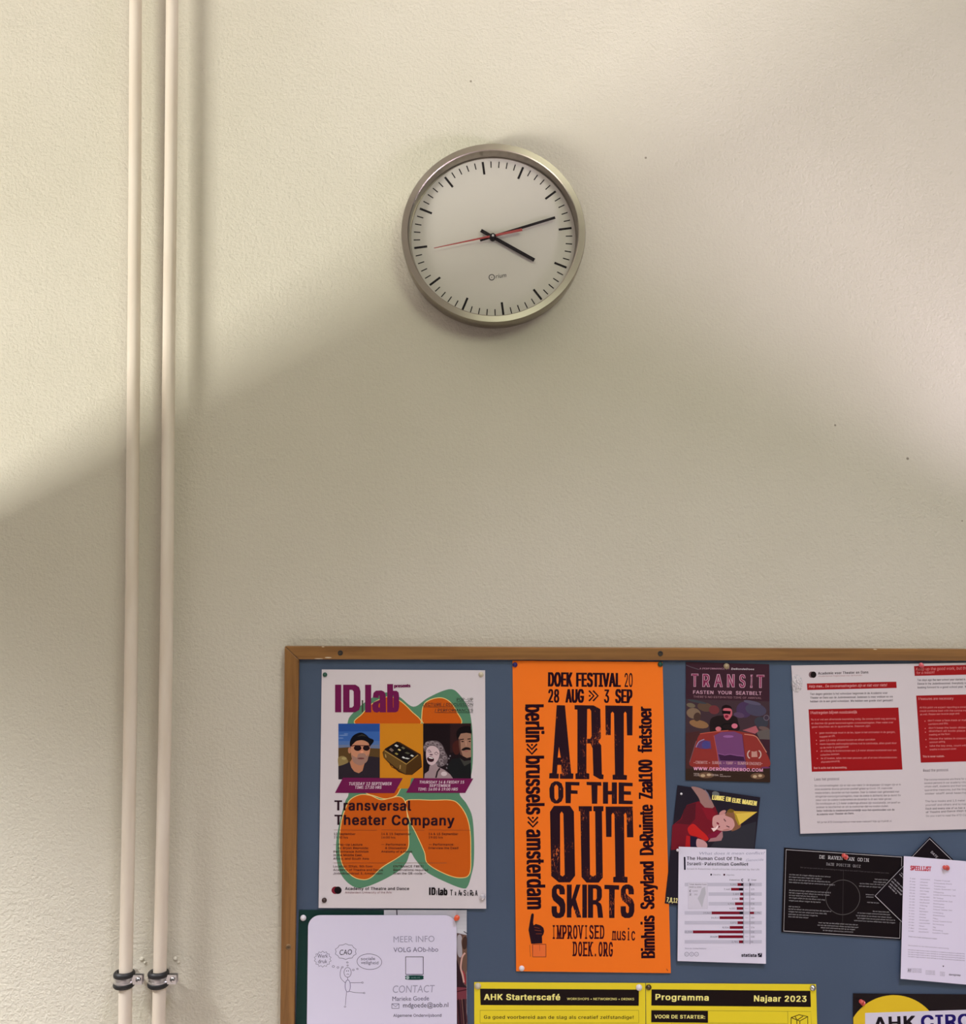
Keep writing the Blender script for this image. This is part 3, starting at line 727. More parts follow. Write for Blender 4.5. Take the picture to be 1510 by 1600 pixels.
# ================================================================== orange poster
s = Sheet('festival_poster', 'tall bright orange festival poster with huge black lettering', 'poster',
          [(801.1, 1032.2), (1035.6, 1034.4), (1048.6, 1520.5), (806.9, 1517.6)], 0.0114, 0.0135, (255, 112, 36), M_matte)
BK = (36, 12, 26)
a = s.part('large_lettering', c3, M_worn)
a.poly([(470,478),(537,480),(588,1032),(606,1035),(604,1078),(496,1077),(496,1037),(510,1035),(506,965),(476,965),(472,1034),(487,1036),(486,1076),(408,1074),(410,1032),(432,1030)], BK, holes=[[(488,818),(503,905),(478,905)]])
a.poly([(615,478),(770,480),(825,510),(830,745),(808,775),(832,805),(838,1040),(852,1045),(850,1080),(820,1080),(768,1050),(762,830),(745,790),(712,790),(712,1030),(735,1035),(735,1080),(622,1080),(622,1035),(638,1030),(638,515),(615,512)], BK, holes=[[(718,510),(738,507),(750,525),(754,730),(742,752),(716,752)]])
a.poly([(865,480),(1088,484),(1086,724),(1042,724),(1038,545),(1028,530),(1016,545),(1016,1045),(1042,1048),(1040,1086),(925,1084),(924,1045),(944,1042),(936,545),(924,530),(911,545),(910,722),(868,722)], BK)
a.poly([(415,1345),(447,1297),(578,1297),(610,1345),(620,1865),(578,1920),(487,1920),(425,1868)], BK, holes=[[(497,1362),(510,1343),(524,1362),(535,1858),(517,1872),(499,1860)]])
a.poly([(648,1300),(756,1300),(756,1340),(736,1342),(741,1858),(765,1872),(789,1858),(782,1342),(768,1340),(768,1300),(850,1300),(850,1340),(838,1342),(845,1880),(812,1922),(712,1922),(672,1876),(662,1342),(650,1340)], BK)
a.poly([(868,1303),(1088,1303),(1094,1553),(1042,1553),(1038,1370),(1028,1352),(1018,1370),(1022,1873),(1046,1876),(1046,1923),(930,1920),(930,1876),(948,1873),(940,1370),(928,1352),(916,1370),(916,1550),(872,1550)], BK)
# OF THE, stroke-built wood type
a.poly([(410,1155),(425,1115),(452,1098),(482,1098),(510,1115),(524,1155),(524,1225),(510,1260),(482,1278),(452,1278),(425,1260),(412,1225)], BK, holes=[[(450,1140),(466,1122),(482,1140),(484,1235),(468,1255),(452,1235)]])
a.poly([(540,1102),(655,1104),(655,1132),(588,1130),(588,1170),(640,1172),(640,1200),(586,1198),(584,1276),(542,1276)], BK)
a.poly([(712,1102),(832,1104),(834,1134),(802,1132),(800,1280),(756,1280),(752,1130),(714,1128)], BK)
a.poly([(846,1104),(888,1104),(888,1176),(918,1176),(918,1106),(960,1106),(960,1282),(918,1282),(918,1206),(888,1206),(888,1280),(846,1280)], BK)
a.poly([(974,1106),(1088,1110),(1088,1138),(1018,1136),(1018,1178),(1074,1180),(1074,1208),(1018,1206),(1018,1254),(1088,1256),(1088,1284),(974,1282)], BK)
a.frame(c4)
S_ = lambda x0: [(x0+108,560),(x0+66,560),(x0+62,520),(x0+52,512),(x0+42,520),(x0+42,548),(x0+54,566),(x0+98,600),(x0+112,640),(x0+112,700),(x0+98,738),(x0+72,752),(x0+34,752),(x0+8,736),(x0,700),(x0,656),(x0+42,656),(x0+44,700),(x0+54,714),(x0+66,706),(x0+68,664),(x0+56,644),(x0+14,608),(x0+2,576),(x0+2,520),(x0+16,492),(x0+40,479),(x0+70,479),(x0+98,494),(x0+108,524)]
a.poly(S_(428), BK)
a.poly([(552,480),(592,480),(592,600),(628,480),(664,480),(626,600),(670,748),(632,748),(600,650),(590,676),(590,748),(552,748)], BK)
a.poly([(678,480),(716,480),(716,750),(678,750)], BK)
a.poly([(724,480),(800,482),(828,496),(838,524),(838,580),(828,606),(808,620),(830,636),(838,660),(848,750),(806,750),(798,660),(788,642),(766,642),(766,750),(724,750)], BK, holes=[[(766,512),(788,512),(796,524),(796,590),(788,606),(766,606)]])
a.poly([(858,482),(978,486),(978,522),(942,520),(940,752),(896,752),(896,518),(858,516)], BK)
a.poly(S_(990), BK)
a.done('large worn black wood type lettering')
a = s.part('small_lettering', c3)
a.text('DOEK', 398, 326, 598, 328, 116, BK, .018, smear=4).text('FESTIVAL', 627, 328, 992, 330, 114, BK, .018, smear=4).text('20', 1022, 330, 1088, 330, 112, BK, .0, smear=1.5)
a.text('28', 400, 456, 490, 457, 108, BK, .012, smear=3).text('AUG', 540, 457, 692, 458, 110, BK, .018, smear=4).text('3', 854, 458, 896, 459, 108, BK, .01, smear=3).text('SEP', 944, 460, 1086, 462, 112, BK, .018, smear=4)
def chev(pr, x, y, w_, h_, vert=False):
    for k in (0, 1):
        pts = [(-w_/2 + k*w_*.42, -h_/2), (k*w_*.42, 0), (-w_/2 + k*w_*.42, h_/2)]
        pts = [(x + (-p[1] if vert else p[0]), y + (p[0] if vert else p[1])) for p in pts]
        pr.stroke(pts, w_*.17, BK)
    pr.ell(x + (0 if vert else -w_*.42), y + (-w_*.42 if vert else 0), w_*.10, w_*.10, BK, 10)
chev(a, 772, 402, 80, 84)
for t, y0, y1 in (('berlin', 472, 782), ('brussels', 890, 1370), ('amsterdam', 1488, 2140)):
    b0 = 214 + (y0-470)*.009; b1 = 214+(y1-470)*.009
    a.text(t, b0, y0, b1, y1, 150, BK, .012, smear=5)
chev(a, 268, 838, 88, 82, True); chev(a, 276, 1432, 88, 82, True)
for t, y0, y1 in (('fietstoer', 866, 488), ('Zaal100', 1240, 920), ('DeRuimte', 1698, 1286), ('Sexyland', 2138, 1748), ('Bimhuis', 2536, 2188)):
    f_ = lambda y: 1240 + (y-490)*.0147
    a.text(t, f_(y0), y0, f_(y1), y1, 112, BK, .012, smear=5)
a.frame(c4)
a.slab('IMPROVISED', 424, 922, 862, 922, 112, (56, 16, 26), 11, .018)
a.slab('music', 918, 932, 1112, 934, 100, (56, 16, 26), 9, .012)
a.slab('DOEK.ORG', 598, 1062, 930, 1066, 118, (56, 16, 26), 12, .018)
a.done()
a = s.part('pointing_hand_print', c4, M_worn)
a.poly([(248,800),(262,722),(274,712),(284,722),(278,790),(282,812),(300,800),(340,812),(362,832),(368,860),(362,884),(350,900),(352,958),(262,962),(250,900),(240,850)], BK)
for p in (((286, 826), (330, 836)), ((290, 850), (345, 856)), ((300, 880), (350, 880))): a.stroke(p, 3, (150, 66, 34))
a.poly([(262, 965), (382, 962), (384, 1072), (274, 1070)], (222, 104, 50)); a.box(274, 966, 382, 1068, 4, (90, 30, 30)); a.line(250, 970, 256, 1066, 3, (120, 50, 34)); a.line(330, 966, 332, 1020, 2, (150, 60, 34))
a.line(1364, 1165, 1374, 1182, 4, (40, 20, 40))
a.done('black pointing hand with a cuff')

# ================================================================== TRANSIT card
s = Sheet('flyer', 'dark flyer with a person in a red fairground car under a pink title', 'flyer',
          [(1072.1, 1034.4), (1202.5, 1038), (1203.9, 1222.4), (1071.7, 1219.2)], 0.0114, 0.0122, (58, 32, 42), M_gloss)
a = s.part('artwork', c5)
a.poly([(304, 520), (1242, 545), (1246, 900), (302, 900)], (64, 46, 52))
for (x, y, rx, ry, c) in ((390, 680, 80, 60, (120, 96, 78)), (450, 800, 110, 45, (134, 96, 66)), (360, 590, 50, 25, (106, 92, 76)), (520, 610, 90, 50, (88, 66, 54)), (620, 640, 60, 50, (104, 48, 52)), (960, 640, 90, 90, (70, 50, 80)), (1090, 640, 120, 70, (70, 64, 84)), (1150, 780, 80, 60, (56, 56, 66)), (430, 720, 40, 50, (70, 50, 44)),
                         (1050, 560, 100, 20, (84, 76, 96)), (430, 548, 110, 14, (60, 60, 66)), (1180, 850, 60, 22, (100, 78, 76)), (900, 700, 60, 30, (84, 62, 88))): a.ell(x, y, rx, ry, c, 18, 12)
a.ell(1208, 730, 34, 34, (96, 84, 96)); a.ell(1208, 730, 24, 24, (60, 48, 60))
a.poly([(1090, 880), (1246, 860), (1246, 975), (1130, 970)], (92, 82, 80)); a.poly([(940, 870), (1090, 820), (1120, 880), (1080, 910)], (160, 84, 92))
a.poly([(304, 900), (460, 880), (460, 1430), (300, 1430)], (70, 40, 40)); a.poly([(300, 1300), (1248, 1300), (1250, 1455), (300, 1432)], (52, 36, 30))
# person
a.blob([(570, 860), (580, 750), (640, 712), (720, 705), (860, 715), (890, 780), (900, 870), (740, 900), (600, 900)], (34, 24, 26))
a.blob([(722, 640), (735, 615), (790, 610), (818, 640), (820, 700), (790, 745), (760, 755), (732, 720)], (188, 92, 104))
a.blob([(705, 640), (715, 600), (760, 585), (810, 605), (820, 640), (800, 625), (740, 622)], (28, 16, 20)); a.poly([(705, 648), (808, 655), (800, 692), (760, 685), (715, 688)], (26, 10, 18)); a.ell(760, 715, 22, 18, (124, 30, 52))
a.stroke(circ(775, 830, 70, 34, 24), 14, (22, 18, 20), True); a.ell(668, 855, 32, 26, (188, 104, 112)); a.ell(850, 822, 34, 28, (196, 104, 124))
# car
a.blob([(345, 1260), (380, 1120), (420, 1000), (470, 910), (620, 885), (780, 870), (940, 890), (1080, 925), (1160, 1050), (1230, 1170), (1246, 1270), (1100, 1300), (800, 1310), (500, 1300)], (134, 48, 44))
a.poly([(618, 930), (700, 890), (850, 885), (938, 920), (965, 1150), (985, 1320), (680, 1320), (655, 1130)], (108, 62, 104))
a.poly([(668, 1140), (800, 1145), (950, 1160), (965, 1215), (690, 1210)], (58, 30, 58)); a.stroke([(668, 1132), (740, 1150), (800, 1140), (880, 1155), (950, 1162)], 8, (136, 84, 132))
a.stroke([(618, 930), (655, 1130), (680, 1310)], 6, (170, 84, 80)); a.stroke([(938, 920), (965, 1150), (985, 1300)], 6, (90, 34, 48))
a.stroke(spline([(460, 910), (620, 888), (780, 872)], False), 8, (184, 88, 70)); a.stroke(spline([(960, 915), (1080, 935), (1130, 990), (1210, 1120)], False), 8, (196, 130, 110))
a.poly([(420, 1060), (450, 1000), (500, 980), (580, 990), (590, 1080), (480, 1080)], (92, 54, 96)); a.ell(530, 1035, 48, 44, (70, 62, 120)); a.stroke(spline([(416, 1062), (450, 1000), (510, 972)], False), 9, (150, 130, 160))
a.stroke(spline([(345, 1230), (375, 1130), (420, 990)], False), 7, (110, 84, 92)); a.ell(780, 940, 60, 14, (140, 90, 140)); a.ell(1200, 1290, 50, 10, (104, 50, 90))
for x, y, rx, ry in ((530, 1375, 90, 34), (1110, 1385, 80, 34)):
    a.ell(x, y, rx, ry, (108, 78, 60)); a.ell(x-rx*.4, y+5, rx*.3, ry*.5, (178, 150, 120), 12); a.ell(x+rx*.35, y-4, rx*.28, ry*.45, (184, 156, 126), 12)
LC = (190, 166, 160)
a.stroke(circ(1035, 1142, 38, 46, 14, 110, 250), 12, LC); a.stroke(circ(1108, 1142, 38, 46, 14, -70, 70), 12, LC); a.poly([(1040, 1105), (1070, 1112), (1100, 1102), (1108, 1170), (1040, 1172)], (178, 130, 120))
a.stroke([(305, 138), (360, 160), (450, 188)], 8, (88, 74, 84))
a.done('artwork of a person steering a fairground car')
a = s.part('lettering', c5); PK = (186, 140, 158)
a.text('A PERFORMANCE BY', 456, 186, 796, 188, 18, PK, 0).text('DeRondeDoos', 812, 190, 1068, 194, 20, (206, 190, 196), .02, slant=.2)
for ch, x0, x1, y in (('T', 362, 442, 382), ('R', 488, 572, 384), ('A', 618, 716, 386), ('N', 764, 850, 388), ('S', 900, 972, 391), ('I', 1025, 1050, 393), ('T', 1096, 1184, 395)):
    a.text(ch, x0, y, x1, y+1, 148, PK, .04); a.text(ch, x0+7, y-6, x1-7, y-5, 136, (124, 36, 72), .004, lay=s.layer+10)
a.text('FASTEN', 384, 460, 612, 464, 38, PK, .03).text('YOUR', 660, 464, 820, 468, 38, PK, .03).text('SEATBELT', 864, 470, 1154, 476, 40, PK, .03)
a.text("THERE'S NO ESTIMATED TIME OF ARRIVAL", 388, 504, 1154, 520, 22, (150, 108, 118), .01)
a.text('CINEMATIC', 412, 1246, 546, 1248, 32, (196, 150, 150), .01).text('SURREAL', 598, 1250, 706, 1252, 32, (196, 150, 150), .01).text('FUNNY', 756, 1254, 834, 1255, 32, (196, 150, 150), .01).text('BUMPER ENGINES', 886, 1256, 1146, 1262, 32, (196, 150, 150), .01)
for x in (398, 568, 730, 858, 1156): a.line(x-8, 1234+(x-398)*.015, x+8, 1234+(x-398)*.015, 5, (196, 150, 150))
a.text('WWW.DERONDEDEROO.COM', 388, 1318, 1168, 1336, 36, (216, 152, 180), .035)
a.text('PODIUM', 392, 1364, 450, 1365, 14, LC, .01).text('ATELIERS', 392, 1384, 460, 1385, 14, LC, .01).text('FESTIVAL', 590, 1382, 672, 1384, 18, LC, .02).text('Fonds', 686, 1372, 716, 1373, 12, LC, .01).text('Podiumkunsten', 686, 1392, 806, 1394, 13, LC, .01)
a.done()

# ================================================================== Lubke flyer
s = Sheet('flyer', 'tilted black flyer of a person in red wearing a yellow party hat', 'flyer',
          [(1059, 1227), (1188.5, 1245.8), (1168.6, 1430.3), (1039.1, 1411.5)], 0.0121, 0.0139, (36, 30, 40), M_gloss)
a = s.part('artwork', c12)
a.poly([(800, 800), (1330, 640), (1290, 1100), (560, 1100)], (48, 46, 54))
a.blob([(310, 95), (400, 100), (500, 140), (570, 200), (620, 300), (670, 420), (600, 470), (480, 420), (430, 280), (350, 160)], (150, 110, 106))
a.stroke(spline([(520, 140), (575, 210), (600, 300)], False), 14, (110, 104, 124))
a.poly([(240, 380), (430, 320), (520, 420), (640, 430), (680, 400), (730, 520), (700, 620), (760, 760), (800, 790), (740, 880), (620, 900), (540, 960), (440, 900), (380, 1040), (-10, 1090), (10, 700), (140, 600), (190, 480)], (112, 26, 38))
a.poly([(250, 380), (380, 350), (370, 600), (280, 690), (60, 670), (160, 600), (190, 460)], (82, 26, 36))
a.poly([(470, 420), (640, 440), (700, 520), (640, 640), (560, 600)], (128, 26, 40))
a.blob([(250, 760), (290, 700), (350, 680), (440, 760), (540, 850), (580, 920), (520, 940), (400, 880), (290, 850)], (186, 36, 34))
a.poly([(270, 860), (400, 890), (400, 1050), (300, 1050)], (34, 26, 48)); a.poly([(230, 860), (290, 870), (290, 1050), (210, 1060)], (170, 30, 34))
a.blob([(395, 920), (470, 925), (530, 960), (560, 1010), (540, 1050), (400, 1040)], (190, 140, 142))
a.poly([(570, 960), (640, 870), (760, 800), (800, 800), (805, 880), (780, 940), (700, 950)], (160, 112, 116)); a.poly([(560, 850), (740, 780), (780, 800), (700, 890), (590, 910)], (120, 24, 52))
a.blob([(640, 640), (660, 560), (760, 530), (900, 520), (980, 600), (1010, 700), (950, 770), (820, 790), (720, 770), (650, 720)], (196, 142, 140))
a.ell(800, 500, 60, 30, (186, 130, 126), rot=-30)
a.blob([(850, 520), (900, 460), (980, 470), (1040, 560), (1090, 700), (1040, 760), (940, 790), (990, 700), (960, 600), (880, 560), (840, 540)], (128, 84, 62))
a.blob([(870, 480), (920, 440), (990, 470), (960, 500), (900, 500)], (110, 84, 34))
a.poly([(975, 475), (1345, 488), (1062, 695), (1010, 600)], (214, 178, 74)); a.poly([(975, 475), (1345, 488), (1000, 520)], (190, 150, 60)); a.poly([(985, 500), (1020, 540), (1075, 700), (1050, 700), (1000, 600)], (160, 130, 40))
a.stroke([(820, 600), (850, 640)], 16, (90, 50, 54)); a.stroke([(860, 710), (910, 730)], 16, (90, 50, 54)); a.ell(725, 670, 26, 14, (130, 40, 56), rot=40); a.ell(740, 722, 20, 16, (110, 34, 48)); a.ell(860, 770, 60, 10, (170, 110, 104), rot=-10)
a.poly([(620, 745), (690, 740), (720, 700), (740, 715), (700, 770), (660, 800)], (230, 200, 200))
a.blob([(640, 180), (690, 165), (740, 190), (740, 230), (650, 230)], (104, 104, 104))
a.done('artwork of a person in red clothes wearing a yellow party hat')
a = s.part('lettering', c12)
a.text('LUBKE', 632, 296, 828, 316, 74, (232, 210, 120), .05, smear=1.5).text('EN', 848, 322, 926, 332, 74, (232, 210, 120), .05, smear=1.5).text('ELKE', 946, 340, 1086, 358, 74, (232, 210, 120), .05, smear=1.5).text('MAKEN', 1104, 362, 1334, 394, 74, (232, 210, 120), .05, smear=1.5)
a.frame(c6).text('7,8,12', 62, 1028, 148, 1036, 38, (222, 206, 140), .03)
a.done()

# ================================================================== statistics sheet
s = Sheet('printed_sheet', 'white statistics sheet with dark red bar chart, pinned over the tilted party hat flyer', 'paper',
          [(1061, 1323), (1197.6, 1327.2), (1197.2, 1505.9), (1059, 1501.6)], 0.0150, 0.0172, (208, 198, 214), M_matte,
          curl=[(1061, 1323, 18, 0.004), (1197, 1506, 16, 0.002)])
a = s.part('headline', c6); DK = (30, 24, 40); DR = (116, 22, 38)
a.poly([(200, 660), (214, 660), (216, 770), (202, 770)], DK)
a.text('The Human Cost Of The', 224, 690, 670, 694, 28, DK, .035).text('Israeli-Palestinian Conflict', 226, 733, 720, 738, 28, DK, .035)
a.text('Israeli & Palestinian deaths/injuries documented by the UN', 226, 768, 808, 774, 14, (130, 120, 136), 0)
a.text('What does it mean conflict?', 320, 648, 850, 645, 22, (140, 134, 160), -.008, slant=.3, hand=True).text('Genocide', 700, 702, 842, 696, 20, (150, 144, 168), -.008, slant=.3, hand=True); a.line(575, 728, 722, 724, 2.5, DK)
a.done()
a = s.part('bar_chart', c6)
a.rect(415, 801, 428, 815, DK).rect(520, 802, 534, 816, (60, 20, 40)).text('Deaths', 438, 814, 498, 814, 11, (110, 104, 120)).text('Injuries', 544, 816, 608, 816, 11, (110, 104, 120))
rows = [(888, 634, '5,202', '853', 8), (926, 582, '7,460', '123', 0), (965, 655, '1,689', '345', 0), (1003, 650, '2,260', '136', 0), (1043, 614, '4,936', '578', 3), (1081, 627, '4,031', '322', 0), (1117, 425, '19,860', '2,796', 36), (1156, 489, '14,812', '339', 0),
        (1196, 634, '3,572', '222', 0), (1234, 571, '8,526', '174', 0), (1270, 274, '31,558', '130', 0), (1309, 479, '15,628', '133', 0), (1350, 645, '2,781', '61', 0)]
for i, (y, x, l_, r_, w2) in enumerate(rows):
    if i % 2 == 0: a.rect(208 if i > 5 or i == 0 else 400, y-14, 830, y+14, (184, 176, 192))
    a.rect(x, y-11, 680, y+11, DR)
    n = {0: 18, 1: 34, 6: 30, 10: 6}.get(i, 6); a.rect(680-n, y-10, 680, y+10, (26, 8, 26))
    ww = 10*len(l_); a.text(l_, x-8-ww, y+6, x-8, y+7, 13, (76, 66, 84), .005)
    if w2: a.rect(732, y-9, 732+w2, y+9, DR if w2 > 20 else DK)
    a.text(r_, 742+(30 if w2 > 20 else 0), y+6, 742+(30 if w2 > 20 else 0)+9*len(r_), y+7, 13, (76, 66, 84), .005)
    a.line(692, y, 722, y, 2, (150, 144, 160))
a.line(732, 870, 734, 1370, 3, (90, 70, 90)); a.line(682, 870, 684, 1368, 2, (70, 40, 60))
a.text('Palestinian', 570, 856, 655, 857, 11, (76, 66, 84)).text('Israel', 745, 856, 786, 857, 11, (76, 66, 84))
a.stroke(circ(674, 852, 8, 8, 12, 60, 320), 5, DK); a.stroke([(718, 845), (730, 845), (718, 859), (730, 859)], 4, DK)
a.rect(236, 872, 392, 1084, (200, 190, 204)); a.box(236, 872, 392, 1084, 1.5, (170, 160, 178))
a.text('Total deaths from', 244, 892, 384, 893, 11, (90, 80, 96), .01).text('2008 to 2020', 244, 914, 342, 915, 11, (90, 80, 96), .01)
a.stroke(circ(254, 940, 7, 7, 12, 60, 320), 4, DK); a.stroke([(248, 962), (260, 962), (248, 975), (260, 975)], 4, DK); a.text('5,590', 272, 946, 312, 946, 11, (90, 80, 96)).text('251', 286, 974, 310, 974, 11, (90, 80, 96))
a.poly([(345, 920), (372, 906), (378, 960), (362, 1010), (348, 1074), (332, 1040), (312, 1000), (330, 970)], (176, 170, 180))
a.done('dark red horizontal bar chart')
a = s.part('footer_print', c6)
a.text('Source: United Nations', 210, 1408, 382, 1410, 11, (140, 132, 150))
for x in (224, 264, 303): a.stroke(circ(x, 1450, 16, 16, 20), 3, (110, 104, 124), True)
a.text('cc', 216, 1455, 232, 1455, 10, (110, 104, 124)).text('i', 262, 1458, 266, 1458, 16, (110, 104, 124), .02).text('=', 296, 1455, 310, 1455, 10, (110, 104, 124))
a.text('statista', 665, 1470, 788, 1472, 26, DK, .05)
a.poly([(798, 1444), (832, 1440), (830, 1474), (798, 1472)], DK); a.stroke([(800, 1466), (814, 1462), (818, 1448), (832, 1445)], 5, (190, 180, 196))
a.done()

# ================================================================== covid notice
s = Sheet('laminated_notice', 'white laminated two column notice with dark red text boxes, top right of the board', 'notice',
          [(1236.9, 1039.8), (1612, 1034.0), (1628, 1292.5), (1251.1, 1302.7)], 0.0118, 0.0150, (198, 184, 188), M_gloss)
RD = (146, 20, 24)
a = s.part('logo', c7); a.ell(252, 178, 22, 26, (110, 84, 88)); a.ell(268, 178, 24, 26, (24, 8, 14))
a.text('Academie voor Theater en Dans', 306, 178, 716, 168, 22, (44, 28, 36), .035).text('Amsterdamse Hogeschool voor de Kunsten', 308, 196, 664, 188, 12, (150, 96, 100), .0)
a.done()
a = s.part('red_text_box', c7); a.poly([(215, 250), (943, 235), (946, 286), (218, 303)], RD)
a.text('Help mee... De coronamaatregelen zijn er niet voor niets!', 232, 284, 866, 272, 22, (214, 160, 160), .0, slant=.1); a.done('dark red headline bar')
a = s.part('red_text_box', c7); a.poly([(228, 460), (960, 445), (993, 950), (255, 968)], RD); PKT = (206, 132, 130)
a.text('Maatregelen blijven noodzakelijk', 246, 498, 624, 492, 22, (214, 150, 150), .004)
for y, x0, x1, t in ((546, 250, 938, 'Nu is er wel een afnemende besmetting nodig. De corona wordt nog aanwezig'), (577, 252, 918, 'en daarmee zijn goede basismaatregelen coronamaatregelen. Meer weten over'), (606, 254, 732, 'geen klachten en in quarantaine. Daarom zijn:'),
                     (655, 316, 934, 'geen mondkapje moet in de les, lopen in het ontmoeten in de gangen,'), (687, 318, 446, 'trappen en lift.'), (716, 320, 770, 'geen 1,5 meter afstand houden en elkaar aanraken'), (745, 320, 946, 'neem kapotte zelfzorgdisciplines met te zakdoekje, alles goed door'), (775, 322, 552, 'op de meter is goedgekeurd'),
                     (802, 324, 944, 'Je volledig de buitenschoten aan 1,5 meter afstand voorbereid voor aan'), (834, 326, 482, 'collecties blokken.'), (862, 328, 948, 'de 63 boeken, tafels met meer personen, pak af en lees informatiebronnen'), (892, 330, 484, 'afspraakprotocol bij.')):
    a.text(t, x0, y+4, x1, y-4, 15, PKT, .004)
for x, y in ((290, 652), (292, 712), (294, 742), (297, 800), (300, 860)): a.ell(x, y, 4, 4, PKT, 8)
a.text('Dan is actie met de besmetting.', 272, 945, 542, 940, 16, (216, 160, 156), .014); a.done('dark red text box')
a = s.part('red_text_box', c7); a.poly([(1087, 108), (2000, 88), (2004, 166), (1092, 188)], RD)
a.text("Keep up the good work, but the Corona measures are there", 1104, 144, 1900, 128, 24, (206, 130, 130), .0, slant=.1).text('for a reason!', 1106, 174, 1252, 168, 22, (206, 130, 130), 0, slant=.1); a.done('dark red headline bar')
a = s.part('red_text_box', c7); a.poly([(1104, 348), (2020, 328), (2050, 870), (1142, 894)], RD)
a.text('Measures are necessary', 1124, 384, 1408, 380, 20, (206, 140, 140), .0)
for y, x0, x1, t in ((450, 1132, 1800, 'At this point we expect reporting a considerable number of Covid cases'), (478, 1134, 1810, 'could combine best with the corona measures, fresh air is good and in'), (506, 1136, 1458, 'as well. Please see reverse page and:'), (556, 1200, 1820, "don't wear a face mask or make it when walking in corridors"), (586, 1204, 1366, 'corridors and lifts.'),
                     (616, 1206, 1830, "don't keep the basic distance 1.5 meter and stay away"), (642, 1208, 1820, 'disinfect all tools place of courses and the lines'), (672, 1210, 1382, 'meeting on the floor.'), (704, 1212, 1830, 'House the tables in classrooms freely marked with safe'), (734, 1214, 1342, 'minimum setting.'),
                     (762, 1214, 1830, 'take the key area, count with classmates to assist and use'), (792, 1216, 1434, 'breathe in classroom cover.')):
    a.text(t, x0, y+2, x1, y-5, 15, PKT, .0)
for x, y in ((1176, 556), (1178, 616), (1180, 646), (1184, 706), (1186, 766)): a.ell(x, y, 4, 4, PKT, 8)
a.text('This is never custom.', 1158, 852, 1334, 848, 16, (216, 160, 156), .014); a.done('dark red text box')
a = s.part('body_text', c7); TB = (52, 38, 46); TG = (92, 76, 84)
for y, x0, x1, t, b in ((340, 240, 872, 'Tien dagen geleden is het schooljaar begonnen in de Academie voor', .016), (370, 242, 914, 'Theater en Dans aan de Jodenbreestraat. Iedereen is weer welkom en we', .016), (400, 242, 914, 'hebben zin in een goed schooljaar. We hebben een goede start gemaakt!', .016),
                        (226, 1114, 1760, 'Ten days ago the new school year started in the Academy of Theatre and', .016), (256, 1116, 1770, 'Dance in the Jodenbreestraat. Everybody was welcome and everyone is', .016), (286, 1116, 1760, 'looking forward to a good school year. We have had a good start!!', .016)):
    a.text(t, x0, y+4, x1, y-6, 17, TB, b)
a.text('Lees het protocol', 276, 1040, 478, 1036, 22, TG, .004).text('Read the protocol', 1162, 968, 1366, 963, 22, TG, .004)
for k, (x1, t, b) in enumerate(((978, 'De coronamaatregelen zijn er niet voor niets! In de afgelopen 10 dagen zijn er in', 0), (912, 'onze academie diverse personen positief getest op Covid-19, waaronder', 0), (966, 'medewerkers, docenten en hun naasten. Daar is meteen naar gehandeld met', 0), (978, 'dringende voorzorgsmaatregelen, maar de ziekte is dichterbij dan je denkt! En', 0),
                                (908, 'zeker voor de oudere medewerkers en docenten is dit een reëel gevaar.', 0), (974, 'De mondkapjes en 1,5 meter onderlinge afstand zijn noodzakelijk, om jezelf en', 0), (880, 'anderen te beschermen en om te voorkomen dat we moeten sluiten.', 0), (928, 'Ieder individu is medeverantwoordelijk voor het openhouden van de', .018), (600, 'Academie voor Theater en Dans.', .018))):
    y = 1087 + k*29.2; a.text(t, 278+k*2.2, y+2, x1, y-8, 16, TG if not b else TB, b)
a.text('Wil je het ATD Coronaprotocol weer even nalezen? Kijk op MyAHK.nl', 298, 1386, 904, 1376, 15, TG, 0)
for k, (y, x1, t, b) in enumerate(((1036, 1850, 'The corona measures are there for a reason! In the last 10 days several', 0), (1064, 1860, 'several persons in our academy who tested positive for Covid-19, among', 0), (1092, 1870, 'whom staff, students and their loved ones. Immediate action was taken', 0), (1121, 1860, 'quarantine measures, but the illness is closer than you think! And for', 0), (1150, 1870, 'older staff and teachers this is a real danger.', 0),
                                   (1212, 1870, 'The face masks and 1,5 meter distance are necessary to protect', 0), (1242, 1860, 'yourself and others and to make sure we do not have to close.', 0), (1272, 1870, 'Each and every one of us has a responsibility to keep the Academy', .018), (1301, 1560, 'of Theatre and Dance stays open.', .018), (1331, 1870, 'Do you want to read the ATD Corona protocol again? See MyAHK.nl', 0))):
    a.text(t, 1168+k*2, y+4, x1, y-12, 16, TG if not b else TB, b)
a.done()
